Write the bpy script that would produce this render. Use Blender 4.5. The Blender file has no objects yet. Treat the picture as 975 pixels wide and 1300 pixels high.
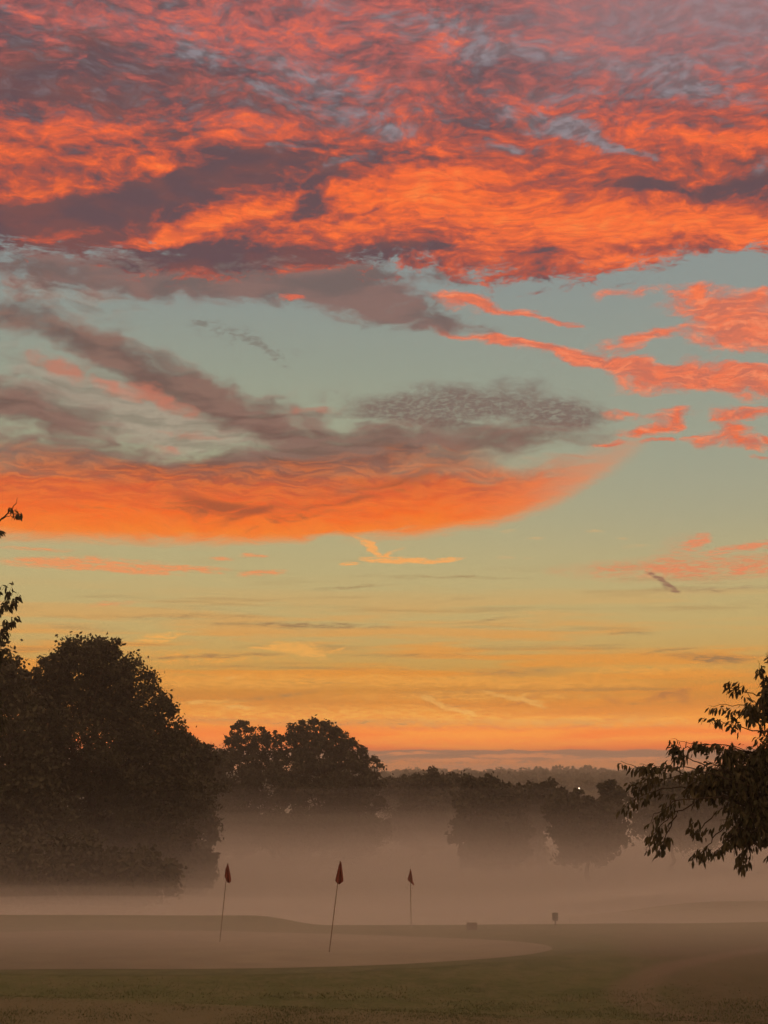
import bpy, bmesh, math, random
import numpy as np
from mathutils import Vector, Matrix, noise as mnoise
R = math.radians
scene = bpy.context.scene
random.seed(7)

# ------------------------------------------------------------------ camera
CAM = Vector((0.0, 0.0, 4.2))
PITCH = 10.1
FPX = 1880.0                     # focal length in pixels of the 975 x 1300 photograph
cam_data = bpy.data.cameras.new('camera')
cam_data.sensor_fit = 'VERTICAL'
cam_data.sensor_height = 36.0
cam_data.lens = 36.0 * FPX / 1300.0
cam_data.clip_start = 0.1
cam_data.clip_end = 20000
cam = bpy.data.objects.new('camera', cam_data)
scene.collection.objects.link(cam)
cam.location = CAM
cam.rotation_euler = (R(90 + PITCH), 0, 0)
scene.camera = cam

scene.render.engine = 'CYCLES'
cy = scene.cycles
cy.use_denoising = True
cy.denoiser = 'OPENIMAGEDENOISE'
cy.max_bounces = 6
cy.diffuse_bounces = 2
cy.glossy_bounces = 1
cy.transmission_bounces = 2
cy.transparent_max_bounces = 8
cy.volume_bounces = 3
cy.use_adaptive_sampling = True
cy.adaptive_threshold = 0.02
cy.adaptive_min_samples = 12
cy.caustics_reflective = False
cy.caustics_refractive = False
vs = scene.view_settings
vs.view_transform = 'Standard'
vs.look = 'None'
vs.exposure = 0.0
vs.gamma = 1.0
vs.use_curve_mapping = False

def lin(r, g, b):
    f = lambda c: c / 12.92 if c <= 0.04045 else ((c + 0.055) / 1.055) ** 2.4
    return (f(r / 255), f(g / 255), f(b / 255), 1.0)

def chart(x, y):
    """direction (azimuth, elevation in degrees) in which the photograph shows a point"""
    th = R(PITCH)
    u, v = (x - 487.5) / FPX, (650.0 - y) / FPX
    dy = math.cos(th) - v * math.sin(th)
    dz = math.sin(th) + v * math.cos(th)
    return math.degrees(math.atan2(u, dy)), math.degrees(math.atan2(dz, math.hypot(u, dy)))

# ------------------------------------------------------------------ sky (dawn, sun still under the horizon)
world = bpy.data.worlds.new('World')
scene.world = world
world.use_nodes = True
NT = world.node_tree
NT.nodes.clear()
def nd(kind, **kw):
    n = NT.nodes.new(kind)
    for k, v in kw.items(): setattr(n, k, v)
    return n
def put(sock, v):
    if hasattr(v, 'is_output') or isinstance(v, bpy.types.NodeSocket): NT.links.new(v, sock)
    else: sock.default_value = v
def m(op, a, b=None, c=None, clamp=False):
    n = nd('ShaderNodeMath', operation=op, use_clamp=clamp)
    put(n.inputs[0], a)
    if b is not None: put(n.inputs[1], b)
    if c is not None: put(n.inputs[2], c)
    return n.outputs[0]
def vm(op, a, b=None, scale=None):
    n = nd('ShaderNodeVectorMath', operation=op)
    put(n.inputs[0], a)
    if b is not None: put(n.inputs[1], b)
    if scale is not None: put(n.inputs[3], scale)
    return n.outputs[0]
def mix(f, a, b):
    n = nd('ShaderNodeMix', data_type='RGBA', clamp_factor=True)
    put(n.inputs[0], f); put(n.inputs[6], a); put(n.inputs[7], b)
    return n.outputs[2]
def step(v, lo, hi, olo=0.0, ohi=1.0, smooth=True):
    n = nd('ShaderNodeMapRange', interpolation_type='SMOOTHSTEP' if smooth else 'LINEAR')
    put(n.inputs[0], v); n.inputs[1].default_value = lo; n.inputs[2].default_value = hi
    n.inputs[3].default_value = olo; n.inputs[4].default_value = ohi
    return n.outputs[0]
def mapping(v, loc=(0, 0, 0), rot=0.0, sc=(1, 1, 1), kind='POINT'):
    n = nd('ShaderNodeMapping', vector_type=kind)
    put(n.inputs[0], v); n.inputs[1].default_value = loc; n.inputs[2].default_value = (0, 0, rot); n.inputs[3].default_value = sc
    return n.outputs[0]
def fbm(v, scale, detail=5, rough=0.55, dist=0.0, color=False):
    n = nd('ShaderNodeTexNoise', noise_dimensions='2D')
    put(n.inputs['Vector'], v); n.inputs['Scale'].default_value = scale; n.inputs['Detail'].default_value = detail
    n.inputs['Roughness'].default_value = rough; n.inputs['Distortion'].default_value = dist
    return n.outputs['Color' if color else 'Fac']
def blob(v, x, y, rx, ry, rot=0.0):
    """soft elliptical patch, sizes in photo pixels at 1/32.8 degree each"""
    a, e = chart(x, y)
    s = 1 / 32.8
    mp = mapping(v, (a, e, 0), R(rot), (rx * s, ry * s, 1), 'TEXTURE')
    g = nd('ShaderNodeTexGradient', gradient_type='SPHERICAL')
    put(g.inputs[0], mp)
    return g.outputs['Fac']
def field(v, items, start=0.0):
    acc = None
    for it in items:
        x, y, rx, ry, rot, amp = it
        b = blob(v, x, y, rx, ry, rot)
        acc = m('MULTIPLY_ADD', b, amp, start if acc is None else acc)
    return acc
def ramp(v, stops):
    n = nd('ShaderNodeValToRGB')
    put(n.inputs[0], v)
    el = n.color_ramp.elements
    while len(el) > 1: el.remove(el[0])
    first = True
    for p, c in stops:
        if first: e = el[0]; e.position = p; first = False
        else: e = el.new(p)
        e.color = c
    return n.outputs[0]

tc = nd('ShaderNodeTexCoord')
D = vm('NORMALIZE', tc.outputs['Generated'])
sep = nd('ShaderNodeSeparateXYZ'); put(sep.inputs[0], D)
dx, dy, dz = sep.outputs
AZ = m('MULTIPLY', m('ARCTAN2', dx, dy), 57.29578)
EL = m('MULTIPLY', m('ARCSINE', dz), 57.29578)
cmb = nd('ShaderNodeCombineXYZ'); put(cmb.inputs[0], AZ); put(cmb.inputs[1], EL)
P = cmb.outputs[0]                                 # (azimuth, elevation) in degrees

# ragged copies of the chart: coarse swirl and fine fray
w0 = vm('SUBTRACT', fbm(mapping(P, sc=(0.16, 0.30, 1)), 1.0, 3, 0.5, color=True), (0.5, 0.5, 0.5))
w1 = vm('SUBTRACT', fbm(mapping(P, (3, 7, 1), sc=(0.55, 1.25, 1)), 1.0, 4, 0.6, color=True), (0.5, 0.5, 0.5))
Pa = vm('ADD', P, vm('MULTIPLY', w0, (3.0, 1.5, 0)))
Pw = vm('ADD', Pa, vm('MULTIPLY', w1, (1.3, .7, 0)))
# soft copy used by the thin far streaks
Ps = vm('ADD', P, vm('MULTIPLY', w1, (1.2, 0.25, 0)))

# noises
n_big = fbm(mapping(Pa, (1.3, 4.1, 0), R(-8), (0.30, 0.75, 1)), 1.0, 4, 0.52)
n_mid = fbm(mapping(Pa, (9.3, 2.1, 0), R(10), (0.75, 2.2, 1)), 1.0, 6, 0.62, 0.4)
n_fib = fbm(mapping(Pw, (5.3, 8.1, 2), R(7), (0.8, 5.0, 1)), 1.0, 6, 0.6, 0.3)
n_fin = fbm(mapping(P, (15.3, 1.1, 2), R(-12), (3.0, 8.5, 1)), 1.0, 4, 0.65, 0.6)

n_thin = fbm(mapping(P, (5.3, 18.1, 2), R(10), (2.2, 13.0, 1)), 1.0, 4, 0.55, 0.5)
def els(y): return (chart(487, y)[1] + 5) / 40.0
elf = m('DIVIDE', m('ADD', EL, 5.0), 40.0)
base = ramp(elf, [
    (els(1030), lin(205, 132, 92)), (els(985), lin(214, 132, 84)), (els(968), lin(222, 128, 68)),
    (els(946), lin(255, 106, 4)), (els(915), lin(240, 138, 44)), (els(875), lin(232, 152, 54)),
    (els(845), lin(218, 168, 84)), (els(800), lin(206, 178, 112)), (els(735), lin(196, 180, 126)),
    (els(660), lin(180, 174, 134)), (els(570), lin(164, 168, 140)), (els(470), lin(150, 158, 142)),
    (els(370), lin(140, 150, 146)), (els(150), lin(132, 142, 152)), (els(0), lin(122, 134, 152)),
    (1.0, lin(96, 108, 132))])
# slightly cooler and lighter towards the right at mid height
base = mix(m('MULTIPLY', step(AZ, -4, 14), step(EL, 6, 12, 0, 0.35)), base, lin(148, 156, 150))

COL = base
DARK = ramp(elf, [(els(700), lin(128, 88, 70)), (els(600), lin(116, 84, 76)), (els(430), lin(106, 86, 82)), (els(250), lin(108, 80, 86)), (els(0), lin(112, 96, 108))])
LIT = ramp(elf, [(els(960), lin(250, 150, 40)), (els(830), lin(252, 172, 74)), (els(715), lin(252, 166, 92)), (els(690), lin(255, 126, 52)), (els(640), lin(255, 112, 34)), (els(560), lin(248, 110, 60)),
                 (els(450), lin(248, 124, 84)), (els(330), lin(255, 118, 64)), (els(250), lin(254, 112, 56)), (els(170), lin(248, 108, 66)), (els(90), lin(238, 108, 80)), (els(0), lin(228, 112, 92))])

# ---- thin horizontal veils low down
veil = step(m('ADD', fbm(mapping(P, (2, 1, 0), R(-1.2), (0.10, 1.7, 1)), 1.0, 5, 0.55), m('MULTIPLY', n_fib, 0.10)), 0.46, 0.66)
veil_band = m('MULTIPLY', step(EL, 8.0, 3.2), step(EL, 0.2, 1.2))
COL = mix(m('MULTIPLY', m('MULTIPLY', veil, veil_band), 0.75), COL, lin(254, 156, 46))
veil2 = step(fbm(mapping(P, (7, 4, 0), R(-0.6), (0.12, 2.6, 1)), 1.0, 5, 0.6), 0.55, 0.70)
COL = mix(m('MULTIPLY', m('MULTIPLY', veil2, step(EL, 9.5, 5.0)), m('MULTIPLY', step(EL, 0.5, 2.5), 0.42)), COL, lin(166, 128, 82))

def streaks(col, items, color, nlo=0.30, nhi=0.62, chartv=None, gain=1.0, cov=2.6):
    f = field(chartv or Ps, items)
    f = m('MULTIPLY', f, step(n_fib, nlo, nhi, 0.35, 1.0))
    f = m('MULTIPLY', f, step(n_thin, .36, .62, 0.25, 1.15))
    return mix(m('MULTIPLY', m('MULTIPLY', f, cov, clamp=True), gain), col, color)
# orange soft bands
COL = streaks(COL, [(330, 865, 330, 12, 0, 1), (640, 866, 240, 10, -1, .9), (830, 852, 160, 10, 0, .5), (270, 892, 60, 5, 0, .9), (430, 905, 300, 14, 0, .7), (250, 835, 160, 12, 0, .5), (620, 884, 300, 9, 0, .6), (700, 915, 300, 9, 0, .7)], lin(255, 174, 70), cov=2.4, gain=.95)
COL = streaks(COL, [(560, 925, 460, 5, 0, .8), (500, 943, 500, 7, 0, 1.1), (300, 938, 300, 8, 0, .8)], lin(255, 132, 36), cov=2, gain=.85)
# brown thin bands
COL = streaks(COL, [(390, 794, 160, 5, -1, 1), (230, 783, 170, 5, 1, .6), (270, 833, 180, 3.5, 3, .9), (520, 832, 150, 4, 0, .5), (450, 745, 60, 3, 4, .8), (560, 733, 150, 3, -1, .6), (590, 760, 60, 3, 4, .3), (620, 787, 50, 3, 6, .5), (800, 804, 40, 3, 0, .7), (660, 853, 90, 6, 2, .6),
                    (640, 920, 380, 8, 0, .5), (400, 917, 240, 6, 0, .5), (350, 884, 90, 4, 8, .5)], lin(158, 124, 84), cov=1.5, gain=.8)
COL = streaks(COL, [(890, 834, 52, 7, -3, 1.1), (925, 838, 40, 7, 6, .8), (850, 826, 40, 3, 6, .7)], lin(150, 118, 82), cov=1.5, gain=.85)
COL = streaks(COL, [(850, 882, 34, 7, 16, 1.2), (872, 886, 16, 10, -50, .8), (776, 890, 20, 6, -25, .8), (664, 888, 26, 4, 20, .7)], lin(196, 118, 66), cov=1.5, gain=.8)

# ---- grey bank lying on the horizon, with lit slots
bank_top = m('ADD', EL, m('MULTIPLY', m('SUBTRACT', fbm(mapping(P, sc=(0.6, 0.2, 1)), 1.0, 5, 0.6), 0.5), 0.22))
e1, e2 = chart(487, 950)[1], chart(487, 965)[1]
bank = m('MULTIPLY', step(bank_top, e1 - .03, e1 - .10), step(m('ADD', bank_top, m('MULTIPLY', m('SUBTRACT', n_thin, .5), .5)), e2 - .12, e2 + .06))
COL = mix(m('MULTIPLY', bank, .95), COL, lin(150, 106, 84))
COL = streaks(COL, [(620, 973, 160, 5, 0, 1), (760, 962, 120, 4, 0, 1), (700, 978, 200, 4, 0, .7), (860, 972, 60, 5, 0, .8)], lin(176, 122, 96), cov=1.6, gain=.7)
COL = streaks(COL, [(665, 960, 80, 3.4, 0, 1.4), (580, 965, 100, 2.8, 0, 1.2), (800, 964, 110, 3.0, 0, 1.2), (520, 958, 50, 2.5, 0, 1)], lin(250, 146, 84), cov=2.6, gain=.9)
low = m('MULTIPLY', step(bank_top, chart(487, 973)[1], chart(487, 979)[1]), m('MULTIPLY', step(AZ, 3.5, 6.5), step(AZ, 14, 9)))
COL = mix(m('MULTIPLY', low, .8), COL, lin(150, 110, 92))

def small_wisps(COL):
    # ---- small bright contrail wisps and puffs (gold)
    COL = streaks(COL, [(378, 824, 52, 10, -3, 1.3), (398, 828, 30, 8, -22, .8), (345, 822, 34, 4, 2, 1), (430, 824, 8, 3, 30, .9),
                        (205, 809, 30, 7, 10, 1.0), (560, 893, 26, 4, -24, 1.6), (545, 886, 14, 4, -8, 1.6), (590, 903, 20, 4, -28, 1.1), (648, 885, 40, 3.5, -12, 1.5), (672, 893, 22, 3.5, -22, .9), (660, 884, 10, 3, 40, .8),
                        (300, 899, 30, 3, 2, .8), (250, 891, 34, 3.5, 0, .9), (290, 861, 12, 2.5, 0, .8)], lin(255, 184, 88), cov=2.6, gain=.9)
    COL = streaks(COL, [(470, 694, 30, 5, -32, 1.4), (505, 711, 52, 5.5, -2, 1.5), (560, 711, 38, 3.2, 3, 1.2), (443, 715, 16, 3, 0, 1.2), (500, 703, 16, 4, 25, .8)], lin(255, 176, 96), cov=2.6, gain=.95)
    COL = streaks(COL, [(110, 716, 120, 10, 0, 1.0), (60, 712, 70, 8, 4, 1), (215, 722, 90, 5, 1, 1.3), (150, 724, 90, 4, -3, 1), (330, 727, 36, 4.5, 5, 1.2), (270, 727, 20, 2.5, 0, 1), (318, 705, 24, 3, 0, .9), (282, 709, 14, 3, 0, .9), (140, 766, 36, 5, 8, .55), (50, 697, 60, 3, 0, .6)], lin(246, 150, 92), cov=2.0, gain=.85)
    COL = streaks(COL, [(648, 674, 14, 2.2, 0, 1.2), (680, 683, 14, 2.2, 0, 1.2), (640, 707, 14, 2.2, 0, 1), (757, 674, 16, 2.2, 0, 1.1), (795, 684, 10, 2, 0, 1), (670, 708, 12, 2, 0, .7), (805, 694, 24, 2.5, 0, .6)], lin(206, 178, 128), cov=2.2, gain=.8)
    # salmon group right
    COL = streaks(COL, [(880, 722, 190, 20, 0, .9), (930, 720, 120, 16, 3, .9), (790, 722, 110, 12, 0, .5), (860, 700, 50, 22, 20, .5)], lin(228, 142, 98), cov=1.3, gain=.8)
    COL = streaks(COL, [(884, 689, 22, 12, 28, 1.6), (945, 695, 60, 7, 8, 1.3), (970, 722, 60, 6, 0, 1.0), (850, 722, 60, 6, 0, .6)], lin(240, 138, 94), cov=1.8, gain=.85)
    COL = streaks(COL, [(840, 739, 28, 5, -32, 1.4), (852, 748, 18, 5, -18, 1.2), (905, 748, 120, 5, 0, .3)], lin(150, 108, 88), cov=2.0, gain=.9)
    return COL
LOW = vm('SCALE', small_wisps(COL), scale=step(EL, 3.1, 1.0, 1.0, 2.15))
COL = small_wisps(base)

# ---- lens cloud in the middle: dark mauve top, glowing orange belly
n_dir = fbm(mapping(Pa, (2.3, 8.1, 0), R(20), (0.45, 2.4, 1)), 1.0, 5, 0.54, 0.15)
n_sof = fbm(mapping(Pw, (12.3, 3.1, 0), R(8), (0.9, 2.0, 1)), 1.0, 5, 0.52, 0.15)
# thin milky veil behind the streaks
ve = field(Pw, [(60, 500, 260, 90, 0, 1.0), (250, 540, 240, 70, -10, 1.2), (60, 370, 240, 44, 0, .9), (380, 520, 160, 50, 0, .7), (150, 440, 160, 40, -20, .6)])
ve_m = step(m('ADD', ve, m('MULTIPLY', m('SUBTRACT', n_sof, .5), 1.6)), .15, 1.2)
COL = mix(m('MULTIPLY', m('MULTIPLY', ve_m, step(ve, 0, .4)), .62), COL, mix(step(n_dir, .38, .60), lin(136, 118, 106), lin(172, 150, 134)))
dk = field(Pw, [
    (10, 412, 150, 24, -14, 1.5), (130, 448, 170, 32, -20, 1.8), (250, 500, 170, 36, -20, 1.6), (340, 540, 130, 34, -26, 1.3), (235, 478, 80, 20, -44, .6),
    (10, 512, 150, 40, -4, 2.0), (100, 545, 130, 30, -14, 1.2), (40, 560, 120, 20, 0, .6), (90, 585, 220, 26, -6, .9),
    (200, 596, 300, 36, -3, 1.4), (420, 576, 230, 40, 8, 1.5), (560, 562, 220, 34, 4, 1.2), (300, 598, 230, 30, 6, 1.0),
    (660, 568, 130, 26, 8, 1.0), (380, 520, 90, 26, -20, .8), (420, 545, 140, 32, -12, .9), (350, 505, 80, 20, 0, .5), (640, 550, 150, 26, 0, .7)])
dk_v = m('ADD', dk, m('MULTIPLY', m('SUBTRACT', n_sof, 0.5), 1.7))
dk_v = m('ADD', dk_v, m('MULTIPLY', m('SUBTRACT', n_dir, 0.5), 1.5))
dk_m = m('MULTIPLY', step(dk_v, -0.15, 2.1), step(dk, 0, .6))
# rippled cirrocumulus on its top right
vor = nd('ShaderNodeTexVoronoi', feature='SMOOTH_F1', voronoi_dimensions='2D'); put(vor.inputs['Vector'], mapping(vm('ADD', Ps, vm('MULTIPLY', w1, (.5, 1.0, 0))), (0, 0, 0), R(14), (4.0, 9.5, 1))); vor.inputs['Scale'].default_value = 1.0
rp = field(Pa, [(620, 512, 190, 40, -2, 1.4), (520, 530, 100, 30, -8, 1.0), (720, 530, 80, 34, 0, .8), (420, 510, 90, 26, 0, .4)])
rp_v = m('ADD', rp, m('MULTIPLY', m('SUBTRACT', n_sof, .5), 1.0))
rp_m = m('MULTIPLY', m('MULTIPLY', step(rp_v, 0.15, 1.1), step(rp, 0, .4)), step(m('ADD', m('MULTIPLY', vor.outputs['Distance'], .6), m('MULTIPLY', n_fin, 1.1)), 1.12, .60, .5, 1.0))
COL = mix(m('MULTIPLY', rp_m, .85), COL, lin(118, 96, 90))
COL = mix(m('MULTIPLY', dk_m, .92), COL, mix(step(n_dir, .35, .65), DARK, lin(134, 102, 92)))
# pink catches inside the grey part
pk = field(Pw, [(90, 475, 80, 14, -12, 1), (200, 500, 80, 16, -25, .9), (160, 490, 60, 12, 0, .7), (240, 545, 70, 8, -6, .8), (400, 512, 90, 10, 0, .6), (210, 565, 50, 6, 0, .7), (60, 575, 80, 10, 0, .5), (20, 360, 60, 20, 0, .6), (120, 375, 70, 12, 0, .4)])
COL = mix(m('MULTIPLY', step(m('ADD', pk, m('MULTIPLY', m('SUBTRACT', n_sof, .5), 1.6)), .05, 1.2), m('MULTIPLY', step(pk, 0, .35), .7)), COL, lin(206, 122, 98))
# belly: one body with a crisp lower edge and an upper side that dissolves
bl = field(Pa, [
    (60, 640, 260, 72, 0, 1.8), (230, 645, 240, 66, 2, 1.7), (290, 676, 70, 22, 4, .5), (400, 628, 240, 60, 12, 1.7), (540, 602, 240, 50, 14, 1.6), (660, 585, 190, 42, 15, 1.3), (10, 600, 110, 44, 0, .9), (740, 596, 170, 66, 14, 1.2), (700, 610, 160, 66, 12, .9), (560, 640, 160, 50, 8, .8)])
bl_v = m('ADD', bl, m('MULTIPLY', m('SUBTRACT', n_fib, 0.5), 0.35))
# height inside the cloud, measured from its rising lower edge
lowedge = m('MULTIPLY', m('POWER', step(AZ, -6.0, 11.0, 0.0, 1.0, False), 3.5), 4.3)
hin = m('SUBTRACT', m('SUBTRACT', EL, chart(487, 697)[1]), lowedge)
hin = m('ADD', hin, m('MULTIPLY', m('SUBTRACT', n_dir, .5), 1.1))
hin = m('ADD', hin, m('MULTIPLY', m('SUBTRACT', n_sof, .5), 0.5))
hin = m('MULTIPLY', hin, step(AZ, 1.5, 10.0, 1.0, 2.6))
hed = m('SUBTRACT', m('SUBTRACT', EL, chart(487, 697)[1]), lowedge)
hed = m('ADD', hed, m('MULTIPLY', m('SUBTRACT', n_fib, .5), .5))
bl_m = m('MULTIPLY', m('MULTIPLY', step(bl_v, 0.05, 0.6), step(hed, -.15, .62)), step(hin, 4.5, 2.2))
azn = m('ADD', AZ, m('MULTIPLY', m('SUBTRACT', n_dir, .5), 4.0))
sh = field(Pa, [(280, 648, 100, 14, -10, 1.2), (330, 658, 90, 8, 14, 1.0), (440, 636, 130, 7, 18, 1.0), (250, 655, 70, 16, 0, .8), (390, 660, 110, 5, 15, .7), (110, 655, 120, 6, 3, .3), (520, 600, 120, 10, 8, .5), (480, 612, 200, 6, 14, .6)])
sh_m = step(m('ADD', sh, m('MULTIPLY', m('SUBTRACT', n_fib, 0.5), 1.9)), .12, 1.3)
belly = ramp(m('MULTIPLY', hin, .25), [(0.0, lin(252, 142, 66)), (.12, lin(255, 132, 38)), (.30, lin(253, 106, 30)), (.52, lin(222, 92, 48)), (.72, lin(164, 84, 62)), (.95, lin(118, 84, 76))])
belly = mix(step(n_fib, .36, .66, 0, .5), belly, lin(255, 128, 48))
belly = mix(m('MULTIPLY', sh_m, .8), belly, lin(152, 74, 50))
belly = mix(step(AZ, 1.5, 9.5, 0, .9), belly, lin(234, 132, 84))
COL = mix(m('MULTIPLY', bl_m, step(azn, 12.2, 4.5, .0, .97)), COL, belly)

# ---- small grey flecks in the clear band
fl = field(Pw, [(300, 430, 90, 22, -8, .9), (345, 450, 50, 14, -30, .9), (390, 450, 50, 10, 0, .7), (265, 412, 40, 8, 0, .8), (420, 500, 80, 14, 0, .6)])
COL = mix(m('MULTIPLY', step(m('ADD', fl, m('MULTIPLY', m('SUBTRACT', n_fin, .5), 2.4)), .45, 1.3), .6), COL, lin(118, 106, 98))

# ---- streaks on the right: band falling from (550,420) and puffs
rs = field(Pw, [
    (610, 432, 90, 12, -10, 1.2), (700, 452, 110, 13, -9, 1.4), (800, 468, 100, 16, -6, 1.3), (890, 478, 130, 24, -2, 1.8), (970, 486, 80, 26, 0, 1.5),
    (650, 388, 80, 10, -12, 1.2), (715, 408, 50, 7, -16, 1.3), (590, 380, 60, 16, 0, .9), (800, 440, 40, 10, 25, .9), (840, 430, 60, 9, 4, .8), (760, 446, 60, 12, 20, .6),
    (900, 392, 90, 24, -4, 1.4), (950, 420, 100, 36, 0, 1.6), (880, 370, 60, 12, 0, .7), (800, 370, 60, 12, 0, .7), (960, 380, 60, 20, 0, .9),
    (850, 527, 50, 14, 5, 1.2), (810, 545, 60, 12, 8, 1.0), (960, 525, 70, 12, 0, 1.4), (920, 555, 70, 14, 2, 1.1), (970, 565, 60, 12, 0, 1.3), (840, 557, 50, 6, 6, 1.0), (930, 540, 40, 16, 0, .7),
    (755, 564, 30, 6, 0, 1.3), (980, 582, 26, 4, 0, 1), (790, 520, 40, 12, 0, .6), (700, 470, 60, 6, 0, .3)])
rs_v = m('ADD', m('MULTIPLY', rs, 1.15), m('MULTIPLY', m('SUBTRACT', n_sof, .5), 1.9))
rs_v = m('ADD', rs_v, m('MULTIPLY', m('SUBTRACT', n_fin, .5), .9))
rcol = mix(step(m('ADD', n_fib, m('MULTIPLY', m('SUBTRACT', n_sof, .5), .9)), .25, .78), lin(206, 112, 90), LIT)
rcol = mix(step(m('ADD', n_fib, m('MULTIPLY', m('SUBTRACT', n_fin, .5), .5)), .5, .72, 0, .6), rcol, lin(250, 150, 108))
COL = mix(m('MULTIPLY', m('MULTIPLY', step(rs_v, .05, 1.25), step(rs, .0, .4)), .96), COL, rcol)
# mauve-grey clouds hanging under the deck
gm = field(Pw, [
    (490, 392, 120, 34, -8, 1.5), (560, 410, 110, 22, -8, 1.2), (330, 350, 240, 50, -2, 1.6), (180, 350, 240, 46, 0, 1.3), (430, 362, 160, 40, -6, .9), (40, 350, 160, 34, 0, .8), (480, 370, 60, 16, 0, .9), (420, 350, 120, 22, 0, 1.2), (250, 350, 160, 30, -4, 1.5), (330, 372, 60, 22, 0, .9), (120, 360, 160, 22, 0, .7), (40, 380, 100, 20, 0, .6),
    (600, 350, 120, 16, 0, 1.1), (300, 330, 200, 20, 0, 1.0), (700, 335, 70, 14, 0, .5), (90, 400, 110, 14, -5, .5)])
gm_m = step(m('ADD', gm, m('MULTIPLY', m('SUBTRACT', m('ADD', m('MULTIPLY', n_sof, .75), m('MULTIPLY', n_fin, .25)), .5), 3.6)), .0, 1.7)
COL = mix(m('MULTIPLY', m('MULTIPLY', gm_m, step(gm, .0, .5)), .84), COL, mix(step(n_big, .4, .6), lin(110, 88, 86), lin(134, 98, 92)))
COL = mix(step(m('ADD', field(Pw, [(388, 379, 30, 9, 0, 1.6), (255, 345, 50, 26, 0, .8), (672, 350, 110, 12, 4, .5)]), m('MULTIPLY', m('SUBTRACT', n_fib, .5), 1.0)), .35, 1.1, 0, .85), COL, lin(226, 104, 76))

# ---- the great lit deck filling the upper third
lit = field(Pw, [
    (90, 165, 150, 22, 4, .75), (150, 195, 90, 22, 25, .7), (210, 212, 42, 13, 0, 1.5), (30, 195, 100, 14, 0, .5), (300, 160, 140, 16, 0, .8), (60, 240, 90, 14, 4, .8), (55, 300, 60, 12, 14, 1.0), (160, 300, 110, 12, 16, .6),
    (250, 282, 150, 18, 14, 1.2), (350, 260, 130, 24, 6, .9), (440, 290, 140, 20, 2, 1.0), (270, 175, 50, 8, 0, .7), (250, 190, 30, 14, -20, .6), (400, 205, 60, 10, 4, .5), (380, 188, 80, 8, 0, .5),
    (520, 235, 150, 34, 2, 1.3), (600, 262, 200, 34, 0, 1.2), (720, 290, 200, 34, 0, 1.1), (860, 280, 200, 36, 0, 1.1), (640, 215, 150, 18, 0, .6), (960, 300, 100, 26, 0, .9),
    (780, 330, 90, 22, 0, .8), (620, 320, 100, 16, 6, .4), (900, 185, 150, 16, -10, .9), (960, 175, 80, 22, 0, .7), (820, 160, 90, 24, -20, .5), (700, 130, 110, 18, -8, .4), (730, 60, 170, 12, -3, .55), (560, 60, 50, 18, 28, .9), (540, 84, 40, 10, 0, .5),
    (400, 40, 120, 24, 0, .75), (250, 14, 100, 14, 0, .7), (200, 30, 110, 22, 0, .4), (450, 90, 90, 14, -18, .5), (390, 100, 60, 10, 0, .5), (25, 18, 40, 8, -20, .9), (68, 54, 28, 9, -6, 1.2), (100, 84, 26, 10, 30, .8), (150, 95, 26, 7, -30, .7), (300, 55, 90, 12, 0, .5),
    (560, 180, 90, 8, -25, .5), (850, 240, 40, 8, 22, .6), (660, 140, 40, 8, -40, .4), (470, 140, 80, 10, 0, .4)], 0.0)
drk = field(Pw, [(40, 90, 150, 70, 0, .50), (170, 110, 150, 60, -10, .40), (330, 130, 160, 40, -10, .45), (420, 200, 120, 30, 0, .4), (60, 290, 200, 40, 4, .8), (250, 250, 180, 40, 10, .5), (240, 325, 260, 26, 2, 1.0), (450, 325, 180, 14, 0, .5), (600, 100, 240, 60, 0, .25),
   
    (60, 262, 150, 26, 4, 1.2), (220, 236, 110, 24, 14, 1.2), (170, 180, 56, 16, 20, .9), (220, 168, 60, 14, -5, .7), (330, 200, 100, 22, 0, 1.1), (300, 228, 80, 14, 0, .6), (400, 228, 50, 20, 40, .8), (385, 262, 55, 18, 14, 1.1), (440, 225, 50, 12, 0, .6),
    (60, 190, 60, 8, -10, .5), (30, 110, 70, 30, 0, .6), (120, 60, 50, 20, 0, .5), (180, 90, 60, 18, 0, .4), (100, 130, 100, 12, 0, .5), (150, 310, 160, 12, 4, .5), (250, 325, 150, 18, 0, 1.0), (40, 320, 120, 18, 0, .9), (480, 320, 140, 12, 0, .6), (600, 285, 90, 6, 0, .4), (570, 240, 80, 5, 5, .4),
    (470, 268, 60, 5, 16, .6), (790, 238, 90, 9, -2, 1.1), (860, 246, 120, 10, -4, .9), (930, 232, 60, 12, 0, .8), (560, 195, 40, 6, 0, .7), (940, 205, 80, 10, 0, .6), (270, 85, 80, 16, -10, .4), (340, 70, 60, 8, -10, .3), (960, 250, 60, 8, 0, .4)], 0.0)
Ph = vm('ADD', Pa, vm('MULTIPLY', w1, (.4, .2, 0)))
n_pat = fbm(mapping(Ph, (4.3, 9.1, 0), R(14), (1.1, 2.7, 1)), 1.0, 7, 0.62, 0.0)
n_sof2 = fbm(mapping(Ph, (12.3, 3.1, 0), R(-20), (1.2, 2.6, 1)), 1.0, 5, 0.55, 0.15)
n_wis = fbm(mapping(Pa, (14.3, 5.1, 0), R(-16), (1.5, 6.0, 1)), 1.0, 4, 0.55, 0.4)
val = m('SUBTRACT', m('MULTIPLY', lit, .85), m('MULTIPLY', drk, 1.05))
val = m('ADD', val, m('MULTIPLY', m('SUBTRACT', n_big, .5), 1.0))
val = m('ADD', val, m('MULTIPLY', m('SUBTRACT', n_pat, .5), 2.2))
val = m('ADD', val, m('MULTIPLY', m('SUBTRACT', n_wis, .5), .7))
val = m('ADD', val, m('MULTIPLY', m('SUBTRACT', n_fin, .5), 0.35))
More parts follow.
